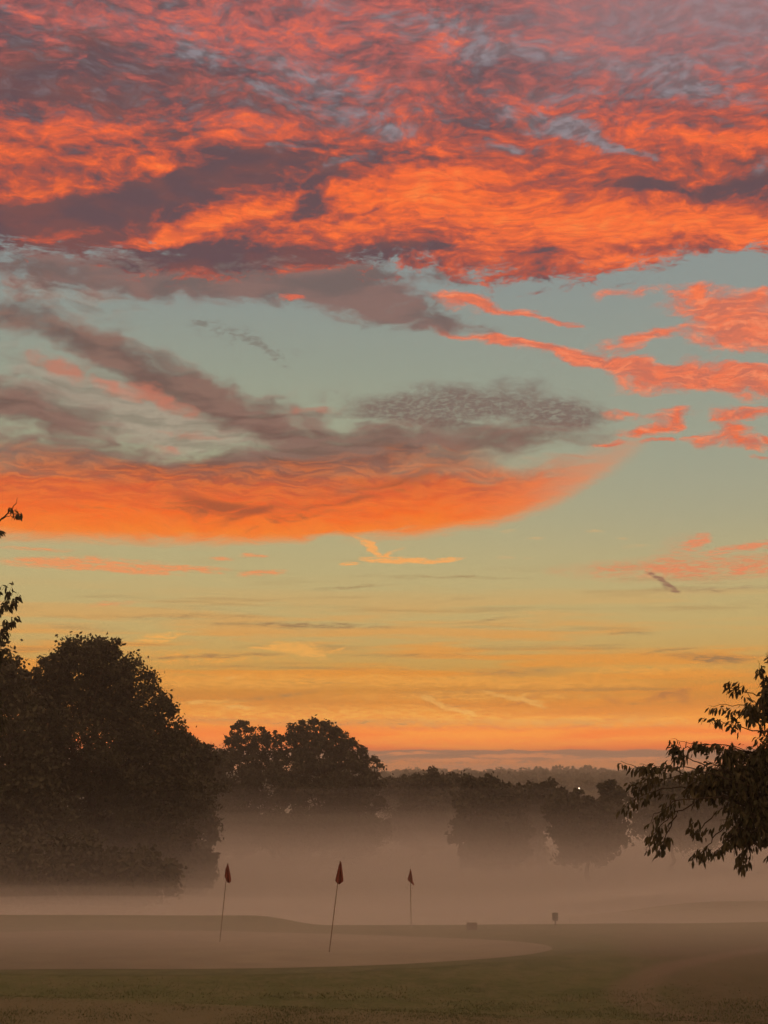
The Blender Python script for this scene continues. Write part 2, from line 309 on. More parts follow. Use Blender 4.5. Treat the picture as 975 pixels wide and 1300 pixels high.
val = m('ADD', val, step(EL, chart(487, 240)[1], chart(487, 60)[1], 0, -.05))
deckc = mix(step(val, -.65, .35), mix(step(n_big, .40, .62), lin(100, 78, 84), lin(120, 80, 80)), mix(step(EL, chart(487, 230)[1], chart(487, 60)[1]), lin(190, 88, 70), lin(178, 98, 94)))
deckc = mix(step(val, .0, 1.0), deckc, LIT)
deckc = mix(step(m('ADD', val, m('MULTIPLY', m('SUBTRACT', n_sof2, .5), 1.6)), .8, 1.7, 0, .7), deckc, lin(255, 138, 72))
n_lin = fbm(mapping(Pa, (3.3, 5.7, 0), R(-4), (.5, 4.5, 1)), 1.0, 5, .58, .2)
deckc = mix(m('MULTIPLY', step(n_lin, .46, .70, 0, .55), step(val, .3, .8)), deckc, lin(206, 92, 66))
# grey-blue thin places
gap = field(Pw, [(400, 95, 120, 22, -14, .9), (250, 60, 70, 22, -20, .7), (420, 140, 150, 20, -8, .7), (560, 36, 150, 26, -8, .8), (640, 70, 120, 18, 0, .9), (740, 165, 80, 16, -32, 1.5), (680, 150, 70, 14, -20, 1.0), (790, 193, 60, 8, -20, 1.2), (650, 180, 60, 12, 0, .8), (830, 90, 170, 22, -6, .9), (900, 120, 110, 22, -12, .9), (850, 20, 220, 34, 0, .8), (960, 40, 120, 50, 0, .7),
    (430, 205, 60, 12, 20, 1.1), (350, 185, 40, 10, 0, .8), (240, 70, 40, 16, 0, .5), (420, 4, 60, 10, 0, .7), (740, 120, 120, 10, 0, .5), (960, 215, 60, 12, 0, .7), (330, 110, 60, 16, 0, .6), (140, 30, 60, 18, 0, .3), (490, 165, 50, 9, 0, .8)])
gap_v = m('ADD', gap, m('MULTIPLY', m('SUBTRACT', .5, n_pat), 1.9))
gap_v = m('ADD', gap_v, m('MULTIPLY', m('SUBTRACT', n_wis, .5), .5))
gapc = mix(step(n_sof2, .35, .66), lin(112, 102, 106), lin(146, 140, 146))
gap_v = m('ADD', gap_v, step(EL, chart(487, 240)[1], chart(487, 130)[1], -.22, .20))
deckc = mix(step(gap_v, .0, 1.25, 0, .9), deckc, gapc)
# right top corner is thinner and greyer
deckc = mix(m('MULTIPLY', step(AZ, 1.0, 11.0), step(EL, chart(487, 170)[1], chart(487, 20)[1], 0, .62)), deckc, lin(158, 124, 126))
edge = m('ADD', EL, m('MULTIPLY', m('SUBTRACT', n_mid, .5), 2.4))
edge = m('ADD', edge, m('MULTIPLY', m('SUBTRACT', n_fin, .5), 1.2))
edge = m('ADD', edge, field(Pa, [(700, 350, 170, 50, 0, .9), (920, 350, 90, 34, 0, -1.0), (480, 340, 80, 30, 0, -.2), (250, 350, 150, 50, 0, .6), (60, 345, 120, 20, 0, -.3), (900, 300, 100, 60, 0, .3)]))
e0 = chart(487, 336)[1]
DECK = deckc
deck_f = step(edge, e0 - .45, e0 + .35)
MID = COL

# ---- away from this stretch of sky a plainer version of the same layers
n_far = fbm(mapping(P, (2, 2, 0), sc=(.10, .22, 1)), 1.0, 3, .6)
sky = nd('ShaderNodeTexSky', sky_type='NISHITA', sun_disc=False)
sky.sun_elevation = R(0.3); sky.sun_rotation = R(2.0); sky.altitude = 60; sky.dust_density = 2.0
far_front = mix(step(n_far, .42, .60), base, mix(step(EL, 0, 40), lin(250, 140, 70), lin(224, 124, 84)))
far_front = mix(step(EL, 32, 60, 0, .8), far_front, lin(206, 166, 138))
far_back = mix(step(n_far, .42, .60, 0, .6), mix(.85, vm('SCALE', sky.outputs[0], scale=0.08), lin(208, 172, 140)), lin(212, 146, 116))
FAR = mix(step(dy, .75, -.1), far_front, far_back)

def bgd(col):
    n = nd('ShaderNodeBackground')
    put(n.inputs[0], vm('SCALE', col, scale=10.0)); n.inputs[1].default_value = 0.1
    return n.outputs[0]
def mixs(f, a, b):
    n = nd('ShaderNodeMixShader')
    put(n.inputs[0], f); NT.links.new(a, n.inputs[1]); NT.links.new(b, n.inputs[2])
    return n.outputs[0]
y_split = chart(487, 702)[1]
low_f = step(EL, y_split + .12, y_split - .12)
near_f = m('MULTIPLY', step(m('ABSOLUTE', AZ), 27, 21), m('MULTIPLY', step(EL, 42, 36), step(EL, -2.0, -1.5)))
SH = mixs(deck_f, bgd(MID), bgd(DECK))
SH = mixs(low_f, SH, bgd(LOW))
SH = mixs(near_f, bgd(FAR), SH)
below = step(EL, -1.2, -2.2)
SH = mixs(below, SH, bgd(mix(0.5, lin(70, 56, 44), lin(70, 56, 44))))
out = nd('ShaderNodeOutputWorld')
NT.links.new(SH, out.inputs[0])
world.cycles.sampling_method = 'MANUAL'
world.cycles.sample_map_resolution = 256
HAZE = 0.00068
MIST = [(3.2, 62, .0006, False), (2.0, 55, .0010, False), (1.0, 50, .0016, False), (0.0, 50, .003, False), (-1.2, 55, .005, False), (-2.4, 60, .008, False), (-3.6, 66, .012, False), (1.6, 24, .007, True), (1.1, 26, .022, True), (0.6, 29, .045, True)]

# ------------------------------------------------------------------ a last trace of the sun, just over the rim of the hills
sun_d = bpy.data.lights.new('sun', 'SUN')
sun_d.energy = 0.10; sun_d.angle = R(12); sun_d.color = (1.0, .55, .28)
sun = bpy.data.objects.new('sun', sun_d); scene.collection.objects.link(sun)
sun.rotation_euler = (R(-(90 - 3.0)), 0, R(2.0))

# ------------------------------------------------------------------ helpers
C = scene.collection
rng = np.random.default_rng(11)

def tag(o, label=None, cat=None, group=None, kind=None):
    if label: o['label'] = label
    if cat: o['category'] = cat
    if group: o['group'] = group
    if kind: o['kind'] = kind
    return o
def np_mesh(name, verts, faces, smooth=False):
    """faces: (n,3) or (n,4) int array, or a list of such arrays"""
    if not isinstance(faces, list): faces = [faces]
    me = bpy.data.meshes.new(name)
    verts = np.asarray(verts, dtype=np.float32)
    me.vertices.add(len(verts)); me.vertices.foreach_set('co', verts.ravel())
    loops = np.concatenate([f.ravel() for f in faces]).astype(np.int32)
    tot = np.concatenate([np.full(len(f), f.shape[1], dtype=np.int32) for f in faces])
    start = np.concatenate([[0], np.cumsum(tot)[:-1]]).astype(np.int32)
    me.loops.add(len(loops)); me.loops.foreach_set('vertex_index', loops)
    me.polygons.add(len(tot)); me.polygons.foreach_set('loop_start', start)
    me.update(calc_edges=True)
    if smooth: me.polygons.foreach_set('use_smooth', np.ones(len(tot), dtype=bool))
    me.validate()
    return me
def add(name, me, mat=None, parent=None, loc=None):
    o = bpy.data.objects.new(name, me); C.objects.link(o)
    if mat and not me.materials: me.materials.append(mat)
    if parent: o.parent = parent
    if loc is not None: o.location = loc
    return o
def empty(name, loc, rz=0.0):
    o = bpy.data.objects.new(name, None); C.objects.link(o)
    o.location = loc; o.rotation_euler = (0, 0, rz); o.empty_display_size = .3
    return o
class MB:
    """collects tubes, boxes and sheets into one mesh"""
    def __init__(s): s.v = []; s.q = []; s.t = []; s.n = 0
    def put(s, v, q=None, t=None):
        v = np.asarray(v, float)
        if q is not None and len(q): s.q.append(np.asarray(q, int) + s.n)
        if t is not None and len(t): s.t.append(np.asarray(t, int) + s.n)
        s.v.append(v); s.n += len(v)
    def tube(s, pts, rad, k=8, cap=True):
        pts = np.asarray(pts, float); n = len(pts)
        rad = np.full(n, rad) if np.isscalar(rad) else np.asarray(rad, float)
        V = []
        up = np.array([0.13, 0.31, 0.94])
        for i in range(n):
            d = pts[min(i + 1, n - 1)] - pts[max(i - 1, 0)]
            d = d / (np.linalg.norm(d) + 1e-9)
            a = np.cross(d, up)
            if np.linalg.norm(a) < .2: a = np.cross(d, [1, 0, 0])
            a /= np.linalg.norm(a); b = np.cross(d, a)
            ang = np.arange(k) * 2 * math.pi / k
            V.append(pts[i] + rad[i] * (np.cos(ang)[:, None] * a + np.sin(ang)[:, None] * b))
        V = np.concatenate(V)
        j = np.arange(k); jn = (j + 1) % k
        Q = np.concatenate([np.stack([i * k + j, i * k + jn, (i + 1) * k + jn, (i + 1) * k + j], 1) for i in range(n - 1)])
        T = None
        if cap:
            V = np.concatenate([V, pts[[0, -1]]])
            c0, c1 = n * k, n * k + 1
            T = np.concatenate([np.stack([np.full(k, c0), jn, j], 1), np.stack([np.full(k, c1), (n - 1) * k + j, (n - 1) * k + jn], 1)])
        s.put(V, Q, T)
    def box(s, c, size, bev=0.0, rot=None):
        bm = bmesh.new(); bmesh.ops.create_cube(bm, size=1)
        for v in bm.verts: v.co = Vector([v.co[i] * size[i] for i in range(3)])
        if bev: bmesh.ops.bevel(bm, geom=bm.edges[:], offset=bev, segments=2, affect='EDGES')
        if rot: bmesh.ops.rotate(bm, verts=bm.verts, cent=(0, 0, 0), matrix=rot)
        bmesh.ops.translate(bm, verts=bm.verts, vec=Vector(c))
        bmesh.ops.triangulate(bm, faces=bm.faces)
        bm.verts.index_update()
        s.put([v.co[:] for v in bm.verts], None, [[v.index for v in f.verts] for f in bm.faces]); bm.free()
    def mesh(s, name, smooth=False):
        f = []
        if s.q: f.append(np.concatenate(s.q))
        if s.t: f.append(np.concatenate(s.t))
        return np_mesh(name, np.concatenate(s.v), f, smooth)

def mat_new(name, rough=.8, spec=.2):
    mt = bpy.data.materials.new(name); mt.use_nodes = True
    b = mt.node_tree.nodes['Principled BSDF']
    b.inputs['Roughness'].default_value = rough; b.inputs['Specular IOR Level'].default_value = spec
    return mt, mt.node_tree, b
def noise_mat(name, c1, c2, scale=3.0, rough=.8, spec=.2, bump=0.0, detail=5, coords='Object', squash=(1, 1, 1), lo=.38, hi=.62, sub=0.0):
    mt, nt, b = mat_new(name, rough, spec)
    tcn = nt.nodes.new('ShaderNodeTexCoord'); mp = nt.nodes.new('ShaderNodeMapping'); mp.inputs[3].default_value = squash
    ns = nt.nodes.new('ShaderNodeTexNoise'); ns.inputs['Scale'].default_value = scale; ns.inputs['Detail'].default_value = detail
    rp_ = nt.nodes.new('ShaderNodeValToRGB')
    rp_.color_ramp.elements[0].position = lo; rp_.color_ramp.elements[0].color = (*c1, 1)
    rp_.color_ramp.elements[1].position = hi; rp_.color_ramp.elements[1].color = (*c2, 1)
    L = nt.links.new
    L(tcn.outputs[coords], mp.inputs[0]); L(mp.outputs[0], ns.inputs['Vector']); L(ns.outputs['Fac'], rp_.inputs[0]); L(rp_.outputs[0], b.inputs['Base Color'])
    if bump:
        bp = nt.nodes.new('ShaderNodeBump'); bp.inputs['Strength'].default_value = bump; bp.inputs['Distance'].default_value = .03
        L(ns.outputs['Fac'], bp.inputs['Height']); L(bp.outputs[0], b.inputs['Normal'])
    return mt
def leaf_mat(name, c1, c2, scale):
    mt, nt, b = mat_new(name, .6, .25)
    L = nt.links.new
    geo = nt.nodes.new('ShaderNodeNewGeometry'); tcn = nt.nodes.new('ShaderNodeTexCoord')
    ns = nt.nodes.new('ShaderNodeTexNoise'); ns.inputs['Scale'].default_value = scale; ns.inputs['Detail'].default_value = 3
    L(tcn.outputs['Object'], ns.inputs['Vector'])
    ad = nt.nodes.new('ShaderNodeMath'); ad.operation = 'ADD'; L(ns.outputs['Fac'], ad.inputs[0])
    sc = nt.nodes.new('ShaderNodeMath'); sc.operation = 'MULTIPLY_ADD'; sc.inputs[1].default_value = .5; sc.inputs[2].default_value = -.25
    L(geo.outputs['Random Per Island'], sc.inputs[0]); L(sc.outputs[0], ad.inputs[1])
    rp_ = nt.nodes.new('ShaderNodeValToRGB')
    rp_.color_ramp.elements[0].position = .3; rp_.color_ramp.elements[0].color = (*c1, 1)
    rp_.color_ramp.elements[1].position = .7; rp_.color_ramp.elements[1].color = (*c2, 1)
    L(ad.outputs[0], rp_.inputs[0]); L(rp_.outputs[0], b.inputs['Base Color'])
    return mt

M_bark = noise_mat('bark', (.035, .025, .018), (.09, .07, .05), 6, .9, .1, .6, squash=(1, 1, .2))
M_leaf = leaf_mat('broad_leaves', (.042, .044, .022), (.058, .058, .028), .35)
M_leaf2 = leaf_mat('chestnut_leaves', (.040, .042, .016), (.085, .072, .028), 1.2)
M_leaf3 = leaf_mat('field_leaves', (.04, .045, .016), (.09, .085, .032), .12)
M_con = leaf_mat('needles', (.03, .045, .02), (.06, .07, .03), .4)

def smooth(a, b, x):
    t = np.clip((np.asarray(x, float) - a) / (b - a), 0, 1)
    return t * t * (3 - 2 * t)
# cheap repeatable value noise on arrays
_tab = np.random.default_rng(5).random((256, 256))
def vnoise(x, y):
    x = np.asarray(x, float); y = np.asarray(y, float)
    xi, yi = np.floor(x).astype(int), np.floor(y).astype(int)
    fx, fy = x - xi, y - yi
    fx = fx * fx * (3 - 2 * fx); fy = fy * fy * (3 - 2 * fy)
    g = lambda i, j: _tab[i % 256, j % 256]
    return (g(xi, yi) * (1 - fx) + g(xi + 1, yi) * fx) * (1 - fy) + (g(xi, yi + 1) * (1 - fx) + g(xi + 1, yi + 1) * fx) * fy
def fnoise(x, y, n=4):
    s = 0; a = .5
    for i in range(n):
        s = s + a * (vnoise(x * 2 ** i + 17 * i, y * 2 ** i + 31 * i) - .5); a *= .5
    return s

def terrain(x, y):
    x = np.asarray(x, float); y = np.asarray(y, float)
    d = np.hypot(x, np.maximum(y, 0) ) * .25 + y * .75
    z = -0.42 * smooth(32, 48, y) - 1.5 * smooth(48.2, 57, y) - 4.1 * smooth(52, 130, y)
    # bank behind the left of the green
    z = z + .30 * smooth(-1.8, -4.2, x) * smooth(47.0, 49.0, y) * smooth(60, 50, y) * smooth(-40, -20, x)
    # swell of the next fairway on the right
    z = z + 1.0 * smooth(6, 16, x) * smooth(56, 68, y) * smooth(88, 70, y)
    z = z + .12 * smooth(9, 16, x) * smooth(30, 42, y) * smooth(56, 46, y)
    # shallow fall at the near left apron
    z = z - .10 * smooth(27.4, 27.9, y + .24 * x) + .10
    z = z + .16 * fnoise(x * .08, y * .08) + .8 * fnoise(x * .01 + 5, y * .01) * smooth(60, 160, y)
    z = z + 8 * smooth(420, 1500, y) + 3 * smooth(120, 800, np.abs(x))
    return z
def ground_hit(px, py, extra=0.0):
    """the ground point that the photograph shows at a pixel"""
    th = R(PITCH); u, v = (px - 487.5) / FPX, (650.0 - py) / FPX
    d = np.array([u, math.cos(th) - v * math.sin(th), math.sin(th) + v * math.cos(th)])
    t = 5.0
    while t < 4000:
        p = np.array(CAM) + d * t
        if p[2] <= float(terrain(p[0], p[1])) + extra: return p
        t += .02 if t < 100 else .5
    return p
def at(px, py, dist):
    th = R(PITCH); u, v = (px - 487.5) / FPX, (650.0 - py) / FPX
    d = np.array([u, math.cos(th) - v * math.sin(th), math.sin(th) + v * math.cos(th)])
    return np.array(CAM) + d * (dist / d[1])

# ------------------------------------------------------------------ ground
def axis(lo, hi, fine, n, p=2.2):
    t = np.linspace(-1, 1, n); s = np.sign(t) * np.abs(t) ** p
    return np.where(s < 0, fine + s * (fine - lo), fine + s * (hi - fine))
gx = np.unique(np.concatenate([axis(-2600, 2600, 0, 200, 3.4), np.linspace(-22, 22, 221)]))
gy = np.unique(np.concatenate([axis(-300, 3200, 36, 170, 2.8), np.linspace(18, 60, 211), np.linspace(60, 200, 90)]))
GX, GY = np.meshgrid(gx, gy)
def grid_faces(nx, ny):
    i = np.arange(nx - 1); j = np.arange(ny - 1)
    I, J = np.meshgrid(i, j); a = (J * nx + I).ravel()
    return np.stack([a, a + 1, a + 1 + nx, a + nx], 1)
gv = np.stack([GX.ravel(), GY.ravel(), terrain(GX, GY).ravel()], 1)

mt, nt, b = mat_new('turf', .85, .15)
L = nt.links.new
def gn(k, **kw):
    n = nt.nodes.new(k)
    for a_, v_ in kw.items(): setattr(n, a_, v_)
    return n
tcn = gn('ShaderNodeTexCoord')
def gnoise(scale, detail=5, rough=.6, sq=(1, 1, 1), loc=(0, 0, 0)):
    mp = gn('ShaderNodeMapping'); mp.inputs[1].default_value = loc; mp.inputs[3].default_value = sq
    L(tcn.outputs['Object'], mp.inputs[0])
    n = gn('ShaderNodeTexNoise'); n.inputs['Scale'].default_value = scale; n.inputs['Detail'].default_value = detail; n.inputs['Roughness'].default_value = rough
    L(mp.outputs[0], n.inputs['Vector']); return n.outputs['Fac']
def gmix(f, a, c, blend='MIX'):
    n = gn('ShaderNodeMix', data_type='RGBA', blend_type=blend)
    for s_, v_ in ((n.inputs[0], f), (n.inputs[6], a), (n.inputs[7], c)):
        if isinstance(v_, bpy.types.NodeSocket): L(v_, s_)
        else: s_.default_value = v_
    return n.outputs[2]
def gstep(v, lo, hi, o0=0.0, o1=1.0):
    n = gn('ShaderNodeMapRange', interpolation_type='SMOOTHSTEP'); L(v, n.inputs[0])
    n.inputs[1].default_value = lo; n.inputs[2].default_value = hi; n.inputs[3].default_value = o0; n.inputs[4].default_value = o1
    return n.outputs[0]
def gm_(op, a, c):
    n = gn('ShaderNodeMath', operation=op)
    for s_, v_ in ((n.inputs[0], a), (n.inputs[1], c)):
        if isinstance(v_, bpy.types.NodeSocket): L(v_, s_)
        else: s_.default_value = v_
    return n.outputs[0]
big = gnoise(.35, 5, .6); mid = gnoise(1.6, 6, .65, (1, .5, 1)); fin = gnoise(14, 4, .7); tuft = gnoise(5.0, 6, .7, (1, .6, 1), (4, 4, 0))
col = gmix(gstep(big, .38, .62), (.085, .112, .040, 1), (.115, .138, .056, 1))
col = gmix(gstep(mid, .42, .66, 0, .7), col, (.150, .152, .078, 1))
col = gmix(gstep(tuft, .50, .70, 0, .6), col, (.055, .070, .030, 1))
col = gmix(gstep(fin, .45, .75, 0, .4), col, (.16, .155, .09, 1))
sepg = gn('ShaderNodeSeparateXYZ'); L(tcn.outputs['Object'], sepg.inputs[0])
# paler apron nearest the camera on the left; worn brown turf low on the right
ap = gm_('ADD', sepg.outputs[1], gm_('ADD', gm_('MULTIPLY', sepg.outputs[0], .24), gm_('MULTIPLY', mid, .5)))
col = gmix(gstep(ap, 27.9, 27.1, 0, .75), col, (.150, .138, .082, 1))
wr = gm_('ADD', sepg.outputs[0], gm_('ADD', gm_('MULTIPLY', big, 3.0), gm_('MULTIPLY', sepg.outputs[1], -.10)))
wrm = gm_('MULTIPLY', gstep(wr, 3.0, 4.8), gstep(sepg.outputs[1], 48, 40))
col = gmix(gm_('MULTIPLY', wrm, .55), col, (.125, .098, .072, 1))
# a faint worn track curving up to the right
trk = gm_('SUBTRACT', sepg.outputs[0], gm_('ADD', 4.55, gm_('ADD', gm_('MULTIPLY', gm_('POWER', gm_('ABSOLUTE', gm_('SUBTRACT', sepg.outputs[1], 29.5), 0.0), 1.7), .10), gm_('MULTIPLY', mid, .5))))
col = gmix(gm_('MULTIPLY', gstep(gm_('ABSOLUTE', trk, 0.0), .75, .15), gstep(sepg.outputs[1], 46, 38, 0, .55)), col, (.19, .155, .115, 1))
L(col, b.inputs['Base Color'])
bp = gn('ShaderNodeBump'); bp.inputs['Strength'].default_value = .9; bp.inputs['Distance'].default_value = .06
L(gm_('ADD', gm_('MULTIPLY', tuft, .7), gm_('MULTIPLY', fin, .5)), bp.inputs['Height']); L(bp.outputs[0], b.inputs['Normal'])
M_turf = mt
tag(add('ground', np_mesh('ground', gv, grid_faces(len(gx), len(gy)), True), M_turf), kind='structure')

# sheets that hug the terrain
def sheet(name, outline_fn, mat, lift, nr=60, na=140, r0=0.0):
    """polar sheet: outline_fn(angle) -> (x, y) on its edge"""
    c = outline_fn(None)
    ang = np.linspace(0, 2 * math.pi, na, endpoint=False)
    edge = np.array([outline_fn(a_) for a_ in ang])
    V = [np.array([[c[0], c[1]]])]
    for r_ in np.linspace(0, 1, nr + 1)[1:]: V.append(c + (edge - c) * r_)
    V = np.concatenate(V); z = terrain(V[:, 0], V[:, 1]) + lift
    V = np.column_stack([V, z])
    j = np.arange(na); jn = (j + 1) % na
    T = np.stack([np.zeros(na, int), 1 + j, 1 + jn], 1)
    Q = np.concatenate([np.stack([1 + k * na + j, 1 + (k + 1) * na + j, 1 + (k + 1) * na + jn, 1 + k * na + jn], 1) for k in range(nr - 1)])
    o = add(name, np_mesh(name, V, [Q, T], True), mat); return o
def green_edge(a_):
    c = np.array([-6.7, 40.2])
    if a_ is None: return c
    rx, ry = 10.4, 6.6
    w = 1 + .05 * math.sin(2 * a_ + .6) + .035 * math.sin(3 * a_ + 1.9) + .02 * math.sin(5 * a_)
    return c + np.array([rx * math.cos(a_) * w, ry * math.sin(a_) * w + .05 * rx * math.cos(a_) * -1.0])
M_green = noise_mat('dewy_green', (.12, .12, .07), (.17, .165, .10), .8, .55, .35, .15, lo=.3, hi=.7)
def fringe_edge(a_):
    c = green_edge(None)
    if a_ is None: return c
    e = green_edge(a_); d = (e - c); return e + d / np.linalg.norm(d) * (1.0 + .25 * math.sin(4 * a_))
M_fringe = noise_mat('fringe_turf', (.085, .105, .045), (.115, .132, .060), 2.0, .8, .2, .3)
tag(sheet('fringe', fringe_edge, M_fringe, .004), kind='structure')
tag(sheet('putting_green', green_edge, M_green, .008), kind='structure')

# ------------------------------------------------------------------ rough grass in front
def grass_mesh(n, seed):
    r_ = np.random.default_rng(seed)
    y = 21.5 + 12.0 * r_.random(n); x = (r_.random(n) * 2 - 1) * (y * .27 + .8)
    c = green_edge(None)
    keep = (((x - c[0]) / 11.6) ** 2 + ((y - c[1]) / 7.5) ** 2 > 1)
    dens = fnoise(x * .6, y * .9) + .35 * fnoise(x * 3, y * 3)
    keep &= r_.random(n) < np.clip(.55 + 2.4 * dens, .12, 1) * smooth(33.5, 25.5, y)
    x, y = x[keep], y[keep]; dens = dens[keep]; n = len(x)
    h = (.012 + .018 * r_.random(n)) * np.clip(1 + 2.5 * dens, .5, 1.8)
    z = terrain(x, y)
    a_ = r_.random(n) * math.pi; w = .006 + .006 * r_.random(n)
    lx, ly = (r_.random(n) - .5) * h * 1.2, (r_.random(n) - .5) * h * 1.2
    p0 = np.stack([x - w * np.cos(a_), y - w * np.sin(a_), z - .004], 1)
    p1 = np.stack([x + w * np.cos(a_), y + w * np.sin(a_), z - .004], 1)
    p2 = np.stack([x + lx, y + ly, z + h], 1)
    V = np.stack([p0, p1, p2], 1).reshape(-1, 3)
    return np_mesh('grass', V, np.arange(3 * n).reshape(-1, 3))
M_blade = leaf_mat('grass_blades', (.090, .108, .045), (.150, .158, .080), .8)
tag(add('grass', grass_mesh(130000, 3), M_blade), 'short rough grass in front of the putting green', 'grass', kind='stuff')

# ------------------------------------------------------------------ trees
def leaf_cards(P_, size, r_, jitter=.4, droop=0.0):
    n = len(P_)
    nrm = r_.normal(size=(n, 3)); nrm /= np.linalg.norm(nrm, axis=1)[:, None]
    t = r_.normal(size=(n, 3)); t[:, 2] -= droop
    t -= (t * nrm).sum(1)[:, None] * nrm; t /= np.linalg.norm(t, axis=1)[:, None] + 1e-9
    s_ = np.cross(nrm, t)
    sz = size * (1 - jitter + 2 * jitter * r_.random(n))[:, None]
    V = np.stack([P_ - t * sz * .5, P_ + s_ * sz * .30, P_ + t * sz * .5, P_ - s_ * sz * .30], 1).reshape(-1, 3)
    return V, np.arange(4 * n).reshape(-1, 4)
def crown_points(blobs, n, r_, clump=.13, inner=.30, per=34):
    B = np.array(blobs, float)               # x y z rx ry rz
    w = (B[:, 3] * B[:, 4] * B[:, 5]) ** (2 / 3); w /= w.sum()
    pts = []
    for bb, ww in zip(B, w):
        k = max(10, int(per * (bb[3] * bb[5]) ** .5 / 3))
        nb = int(n * ww)
        d = r_.normal(size=(k, 3)); d /= np.linalg.norm(d, axis=1)[:, None]
        rad = .72 + .34 * r_.random(k)
        cc = bb[:3] + d * rad[:, None] * bb[3:]
        ci = r_.integers(0, k, int(nb * (1 - inner)))
        sg = clump * (.6 + .8 * r_.random(k)) * (bb[3] + bb[5]) / 2
        q = cc[ci] + r_.normal(size=(len(ci), 3)) * sg[ci][:, None] * np.array([1, 1, .75])
        pts.append(q)
        ni = nb - len(ci)
        d = r_.normal(size=(ni, 3)); d /= np.linalg.norm(d, axis=1)[:, None]
        pts.append(bb[:3] + d * (r_.random(ni) ** .45 * .86)[:, None] * bb[3:])
    return np.concatenate(pts)
def limb_path(a, b_, r_, sag=.12, n=7):
    a = np.asarray(a, float); b_ = np.asarray(b_, float)
    t = np.linspace(0, 1, n)[:, None]; L_ = np.linalg.norm(b_ - a)
    p = a + (b_ - a) * t
    p[:, 2] += np.sin(t[:, 0] * math.pi) * L_ * sag
    p[1:-1] += r_.normal(size=(n - 2, 3)) * L_ * .03
    return p
def trunk_mesh(height, r0, targets, r_, fork=.35):
    mb = MB()
    top = np.array([r_.normal() * .02 * height, r_.normal() * .02 * height, height])
    tp = limb_path([0, 0, -.3], top, r_, 0, 9)
    tr = r0 * (1 - .72 * np.linspace(0, 1, 9)); tr[0] *= 1.5; tr[1] *= 1.1
    mb.tube(tp, tr, 10)
    for k, tg in enumerate(targets):
        f = np.clip(fork + .55 * k / max(1, len(targets) - 1), fork, .95)
        i = f * 8; i0 = int(i); st = tp[i0] + (tp[min(i0 + 1, 8)] - tp[i0]) * (i - i0)
        p = limb_path(st, tg, r_, .06)
        rr = r0 * .42 * (1 - f * .45)
        mb.tube(p, np.linspace(rr, rr * .18, len(p)), 6)
        for s_ in range(4):
            q0 = p[2 + s_]; q1 = q0 + (p[-1] - p[0]) * .25 + r_.normal(size=3) * np.linalg.norm(p[-1] - p[0]) * .10
            q1[2] = min(q1[2], tg[2])
            mb.tube(limb_path(q0, q1, r_, .0, 5), np.linspace(rr * .35, rr * .08, 5), 5)
    return mb.mesh('trunk', True)
def tree_px(name, px, py_base, dist, blobs_px, n, leaf, label, cat='tree', group=None, seed=1, mat=None, depth=.9, clump=.13, inner=.3, per=34):
    """crown lobes are given where the photograph shows them, then built round at the tree's own distance and size"""
    r_ = np.random.default_rng(seed)
    x0 = at(px, 1000, dist)[0]; z0 = float(terrain(x0, dist))
    root = empty(name, (x0, dist, z0))
    s_ = dist / FPX
    bl_ = []
    for (bx, by, rx, rz) in blobs_px:
        p = at(bx, by, dist)
        bl_.append((p[0] - x0, (r_.random() - .5) * rx * s_ * .9, p[2] - z0, rx * s_, max(rx, rz) * s_ * depth, rz * s_))
    V, F = leaf_cards(crown_points(bl_, n, r_, clump, inner, per), leaf, r_)
    # a few loose tips break the outline
    add('crown', np_mesh('crown', V, F), mat or M_leaf, root)
    hz = max(b_[2] for b_ in bl_)
    tg = [np.array(b_[:3]) for b_ in bl_]
    add('trunk', trunk_mesh(hz * .80, max(.16, hz * .028), tg[:14], r_), M_bark, root)
    tag(root, label, cat, group)
    return root

G_BACK = 'trees around the misty fairway'
tree_px('broadleaf_tree', 118, 1130, 110, [(112, 866, 58, 54), (66, 872, 36, 36), (158, 884, 48, 46), (92, 846, 30, 26), (136, 842, 30, 28), (192, 925, 42, 44), (110, 940, 92, 70), (40, 920, 50, 60), (216, 966, 32, 36), (186, 990, 56, 56), (100, 1020, 110, 70), (225, 1020, 38, 50), (190, 1060, 52, 44), (60, 1075, 90, 46), (130, 1090, 80, 40), (60, 1112, 100, 24), (190, 1100, 50, 24)],
        170000, .27, 'tallest rounded dark tree on the left, whole crown against the sunrise', group=G_BACK, seed=4, inner=.22, clump=.11, per=44)
tree_px('broadleaf_tree', 20, 1120, 102, [(-14, 868, 50, 40), (-70, 860, 70, 70), (14, 872, 28, 24), (-30, 940, 80, 90), (-100, 960, 90, 100), (-40, 1040, 90, 70), (20, 1030, 60, 70), (-30, 1100, 80, 30)],
        60000, .34, 'broad dark tree cut by the left edge beside the tallest tree', group=G_BACK, seed=5)
tree_px('broadleaf_tree', 246, 1110, 128, [(240, 955, 22, 22), (256, 968, 22, 22), (232, 985, 32, 36), (252, 1010, 30, 38), (238, 1050, 34, 34), (222, 1075, 30, 26)],
        22000, .36, 'low dark tree tucked against the right flank of the tallest left tree', group=G_BACK, seed=6)
tree_px('broadleaf_tree', 318, 1090, 190, [(318, 934, 27, 17), (298, 952, 20, 15), (338, 950, 22, 16), (330, 968, 24, 14), (285, 965, 12, 10), (308, 922, 12, 9), (305, 985, 36, 26), (338, 1000, 34, 34), (296, 1020, 34, 34), (320, 1050, 46, 26)],
        30000, .36, 'left and smaller of the two round crowned trees in the middle distance', group=G_BACK, seed=7, clump=.11, inner=.10, per=34)
